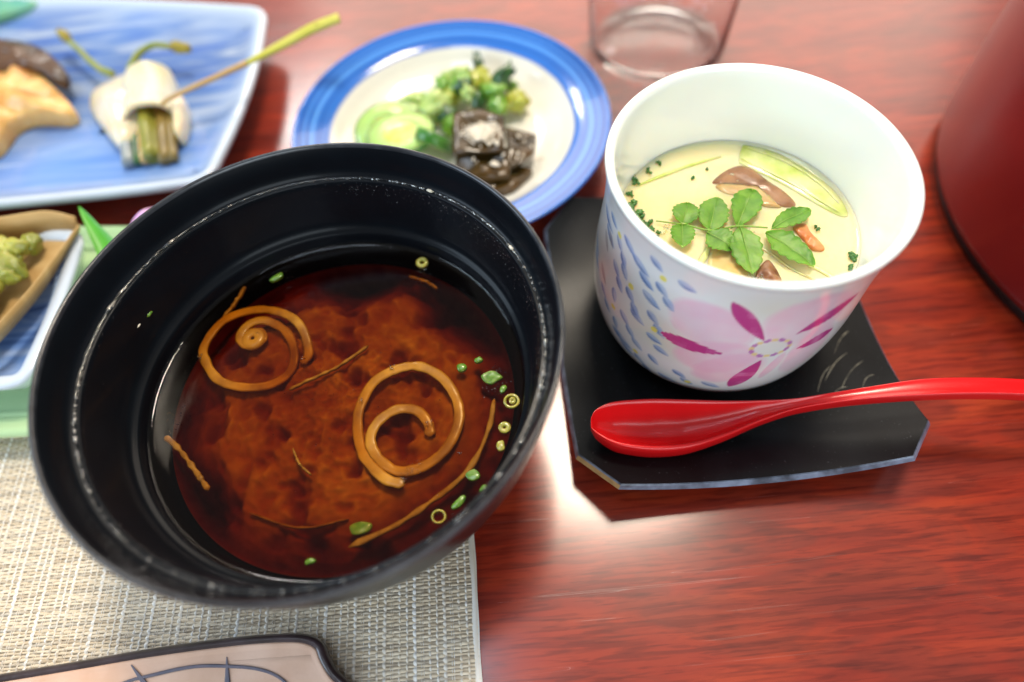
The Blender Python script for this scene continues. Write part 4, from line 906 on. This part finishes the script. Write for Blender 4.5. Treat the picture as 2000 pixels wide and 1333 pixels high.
o = link_mesh('dish_body', V, F, M['dish'], dsh); at = o.data.attributes.new('rim', 'FLOAT', 'POINT'); at.data.foreach_set('value', np.repeat([1, 1, 1, 1, 1, 1, 1, 1, 1, 1, .9, .5, .1, 0, 0], len(O)).astype(float))
bt = thing('cedar_boat', 'folded tan cedar sheet boat holding greens on the small dish', 'wooden boat', (-16, 14, 1.4))
def sheet(path, z0, z1, th, lean=0):
    P = cr(path, 40); V = []
    T = np.gradient(P, axis=0); T /= np.linalg.norm(T, axis=1)[:, None]
    for i in range(len(P)):
        nx, ny = T[i, 1], -T[i, 0]
        s = i/(len(P)-1); za = np.interp(s, np.linspace(0, 1, len(z0)), z0); zb = np.interp(s, np.linspace(0, 1, len(z1)), z1)
        V += [(P[i, 0], P[i, 1], za), (P[i, 0]+nx*lean, P[i, 1]+ny*lean, zb), (P[i, 0]+nx*(lean-th), P[i, 1]+ny*(lean-th), zb), (P[i, 0]-nx*th, P[i, 1]-ny*th, za)]
    F = grid_faces(len(P), 4); F += [(3, 2, 1, 0), tuple(len(V)-4+k for k in range(4))]
    return np.array(V), F
V, F = sheet([(-14.35, 16.1), (-14.75, 14.6), (-15.3, 13.0), (-16.2, 11.4), (-17.4, 10.9)], [2.2, 2.1, 2.1, 2.1], [2.6, 2.72, 2.8, 2.8], .06, -.25); link_mesh('side', V, F, M['cedar'], bt)
V, F = sheet([(-14.35, 16.1), (-15.2, 16.2), (-16.4, 15.9), (-18.5, 15.5)], [2.2, 2.1, 2.1, 2.1], [2.6, 2.9, 3.1, 3.1], -.06, .25); link_mesh('side', V, F, M['cedar'], bt)
V, F = slab([(-14.5, 15.9), (-15.0, 14.3), (-15.6, 12.9), (-17, 11.2), (-18.5, 12), (-18.5, 15.4), (-16.4, 15.7)], 2.05, .06, 0, .02, 40); link_mesh('bottom', V, F, M['cedar'], bt)
rn = random.Random(8); vg = thing('seasoned_greens', 'heap of yellow green seasoned vegetables inside the cedar boat', 'vegetables', (-16.8, 13.8, 1.4))
for i in range(34):
    y = rn.uniform(11.6, 15.5); x = -15.25-(15.6-y)*.26-rn.uniform(0, 1.9)
    V, F = blob((x-.1, y, 2.5+rn.uniform(0, .65)), (rn.uniform(.35, .65), rn.uniform(.25, .4), .32), rn.uniform(0, 3), .28, 1.3, 4, i, rn.uniform(-.4, .4)); link_mesh('vegetable_piece', V, F, M['veg'], vg)
def blade():
    P = cr([(-12.6, 14.2, 2.3), (-13.0, 15.0, 2.5), (-13.45, 15.7, 2.75), (-13.95, 16.45, 3.0)], 24); V = []
    for i, p in enumerate(P):
        s = i/23; hw = .48*(1-s)**.75+.01
        for k in (-1, 0, 1): V.append((p[0]+k*hw*.85, p[1]+k*hw*.42, p[2]-abs(k)*.12*(1-s)))
    V = np.array(V); n = len(V); Vb = V-np.array([0, 0, .03]); F = grid_faces(24, 3, False)
    rim = [0, 1, 2]+[i*3+2 for i in range(1, 24)]+[23*3+1, 23*3]+[i*3 for i in range(22, 0, -1)]
    F = F+[tuple(q+n for q in x)[::-1] for x in F]+[(rim[k], rim[(k+1) % len(rim)], rim[(k+1) % len(rim)]+n, rim[k]+n) for k in range(len(rim))]
    o = link_mesh('bamboo_leaf', np.vstack([V, Vb]), F, M['blade'], origin=(-13, 15, 2.2)); tag(o, 'bright green pointed leaf sticking up between the cedar boat and the bowl', 'leaf')
blade()
V, F = tube([(-12.9, 14.9, .95), (-12.85, 15.0, 1.6), (-12.75, 14.8, 2.4)], .35, 10, 12); o = link_mesh('garnish_stalk', V, F, M['blade'], origin=(-12.9, 14.9, .9)); tag(o, 'green stalk standing on the tray under the pointed leaf, mostly behind the bowl', 'stalk')
V, F = blob((-11.95, 16.15, 1.95), (.85, .34, .8), .75, .15, 1.2, 4, 3); o = link_mesh('pink_petal', V, F, M['pink'], origin=(-11.9, 16.1, 1)); tag(o, 'pink and lilac petal peeking over the far left rim of the black bowl', 'petal')

# ------------------------------------------------------------ glass tumbler
gc = (7.65, 26.1)
gl = thing('glass_tumbler', 'clear glass tumbler behind the painted cup', 'glass', (*gc, 0))
prof = [(0, .10), (2.3, .08), (2.6, .02), (2.8, .07), (2.95, .25), (3.02, .7), (3.22, 5), (3.42, 9.2), (3.43, 9.3), (3.40, 9.34), (3.37, 9.3), (3.15, 5), (2.95, .8), (2.86, .42), (2.5, .26), (0, .24)]
V, F = lathe(prof, 96, gc); link_mesh('glass_body', V, F, M['glass'], gl)

# ------------------------------------------------------------ red pot
pc = (25.2, 13.7)
pot = thing('red_pot', 'tall dark red lacquered pot at the right edge of the table', 'pot', (*pc, 0))
prof = [(0, .45), (9.0, .45), (9.35, .42), (9.55, .55), (9.65, .9), (9.72, 4), (9.75, 9), (9.72, 11.3), (9.6, 11.5), (9.3, 11.5), (9.2, 11.2), (9.1, 2), (8.5, 1.4), (0, 1.3)]
V, F = lathe(prof, 160, pc); link_mesh('pot_body', V, F, M['pot'], pot)
V, F = lathe([(0, .02), (9.3, .02), (9.36, .06), (9.36, .3), (9.2, .44), (0, .44)], 160, pc); link_mesh('foot', V, F, M['pot_foot'], pot)  # dark ring painting the shadow at the base of the pot

# ------------------------------------------------------------ clay chopstick tray at the bottom
TO = [(-20, 2.2), (-13.92, 2.61), (-11.96, 2.74), (-9.99, 2.88), (-8.0, 2.95), (-6.7, 2.93), (-6.0, 2.84), (-5.6, 2.62), (-5.42, 2.28), (-5.2, 1.95), (-4.9, 1.68), (-4.6, 1.38), (-4.5, .95), (-4.7, .45), (-5.2, -.2), (-5.8, -1.2), (-7, -2.5), (-12, -3.5), (-20, -3)]
cl = thing('clay_plate', 'pinkish clay plate with dark brown notched rim and grey drawn lines at the bottom', 'plate', (-12, 0, .1))
O = crc(TO, 190)[::-1]
V, F = ring_tray(O, [(.5, .13), (.10, .15), (.02, .30), (0, .5), (.04, .61), (.12, .66), (.20, .64), (.24, .60)]); F = F[:-1]; link_mesh('rim', V, F, M['clay_rim'], cl)
V, F = ring_tray(O, [(.22, .45), (.22, .61), (.27, .622), (.34, .60), (.40, .595)]); link_mesh('plate_face', V, F, M['clay'], cl)
def ink(path, wd, name='drawn_line'):
    V, F = tube([(x, y, .618) for x, y in path], wd, 6, 40, .06); link_mesh(name, V, F, M['clay_ink'], cl)
ink([(-12.2, 1.4), (-10.76, 2.05), (-9.88, 2.22), (-8.9, 2.32), (-8.04, 2.26), (-7.2, 2.12), (-6.6, 1.86), (-6.1, 1.4)], [.03, .045, .04, .03])
ink([(-11.9, .9), (-10.4, 1.55), (-9.0, 1.8), (-7.8, 1.72), (-6.8, 1.3)], [.02, .03, .03])
for (x0, y0, x1, y1) in [(-10.5, 2.5, -9.55, 1.5), (-8.04, 2.47, -7.85, 1.35), (-12.3, 1.9, -11.2, 1.1)]:
    ink([(x0, y0), ((x0+x1)/2, (y0+y1)/2), (x1, y1)], [.015, .07, .14], 'drawn_spike')

for o in bpy.data.objects:
    if 'o_' in o: del o['o_']
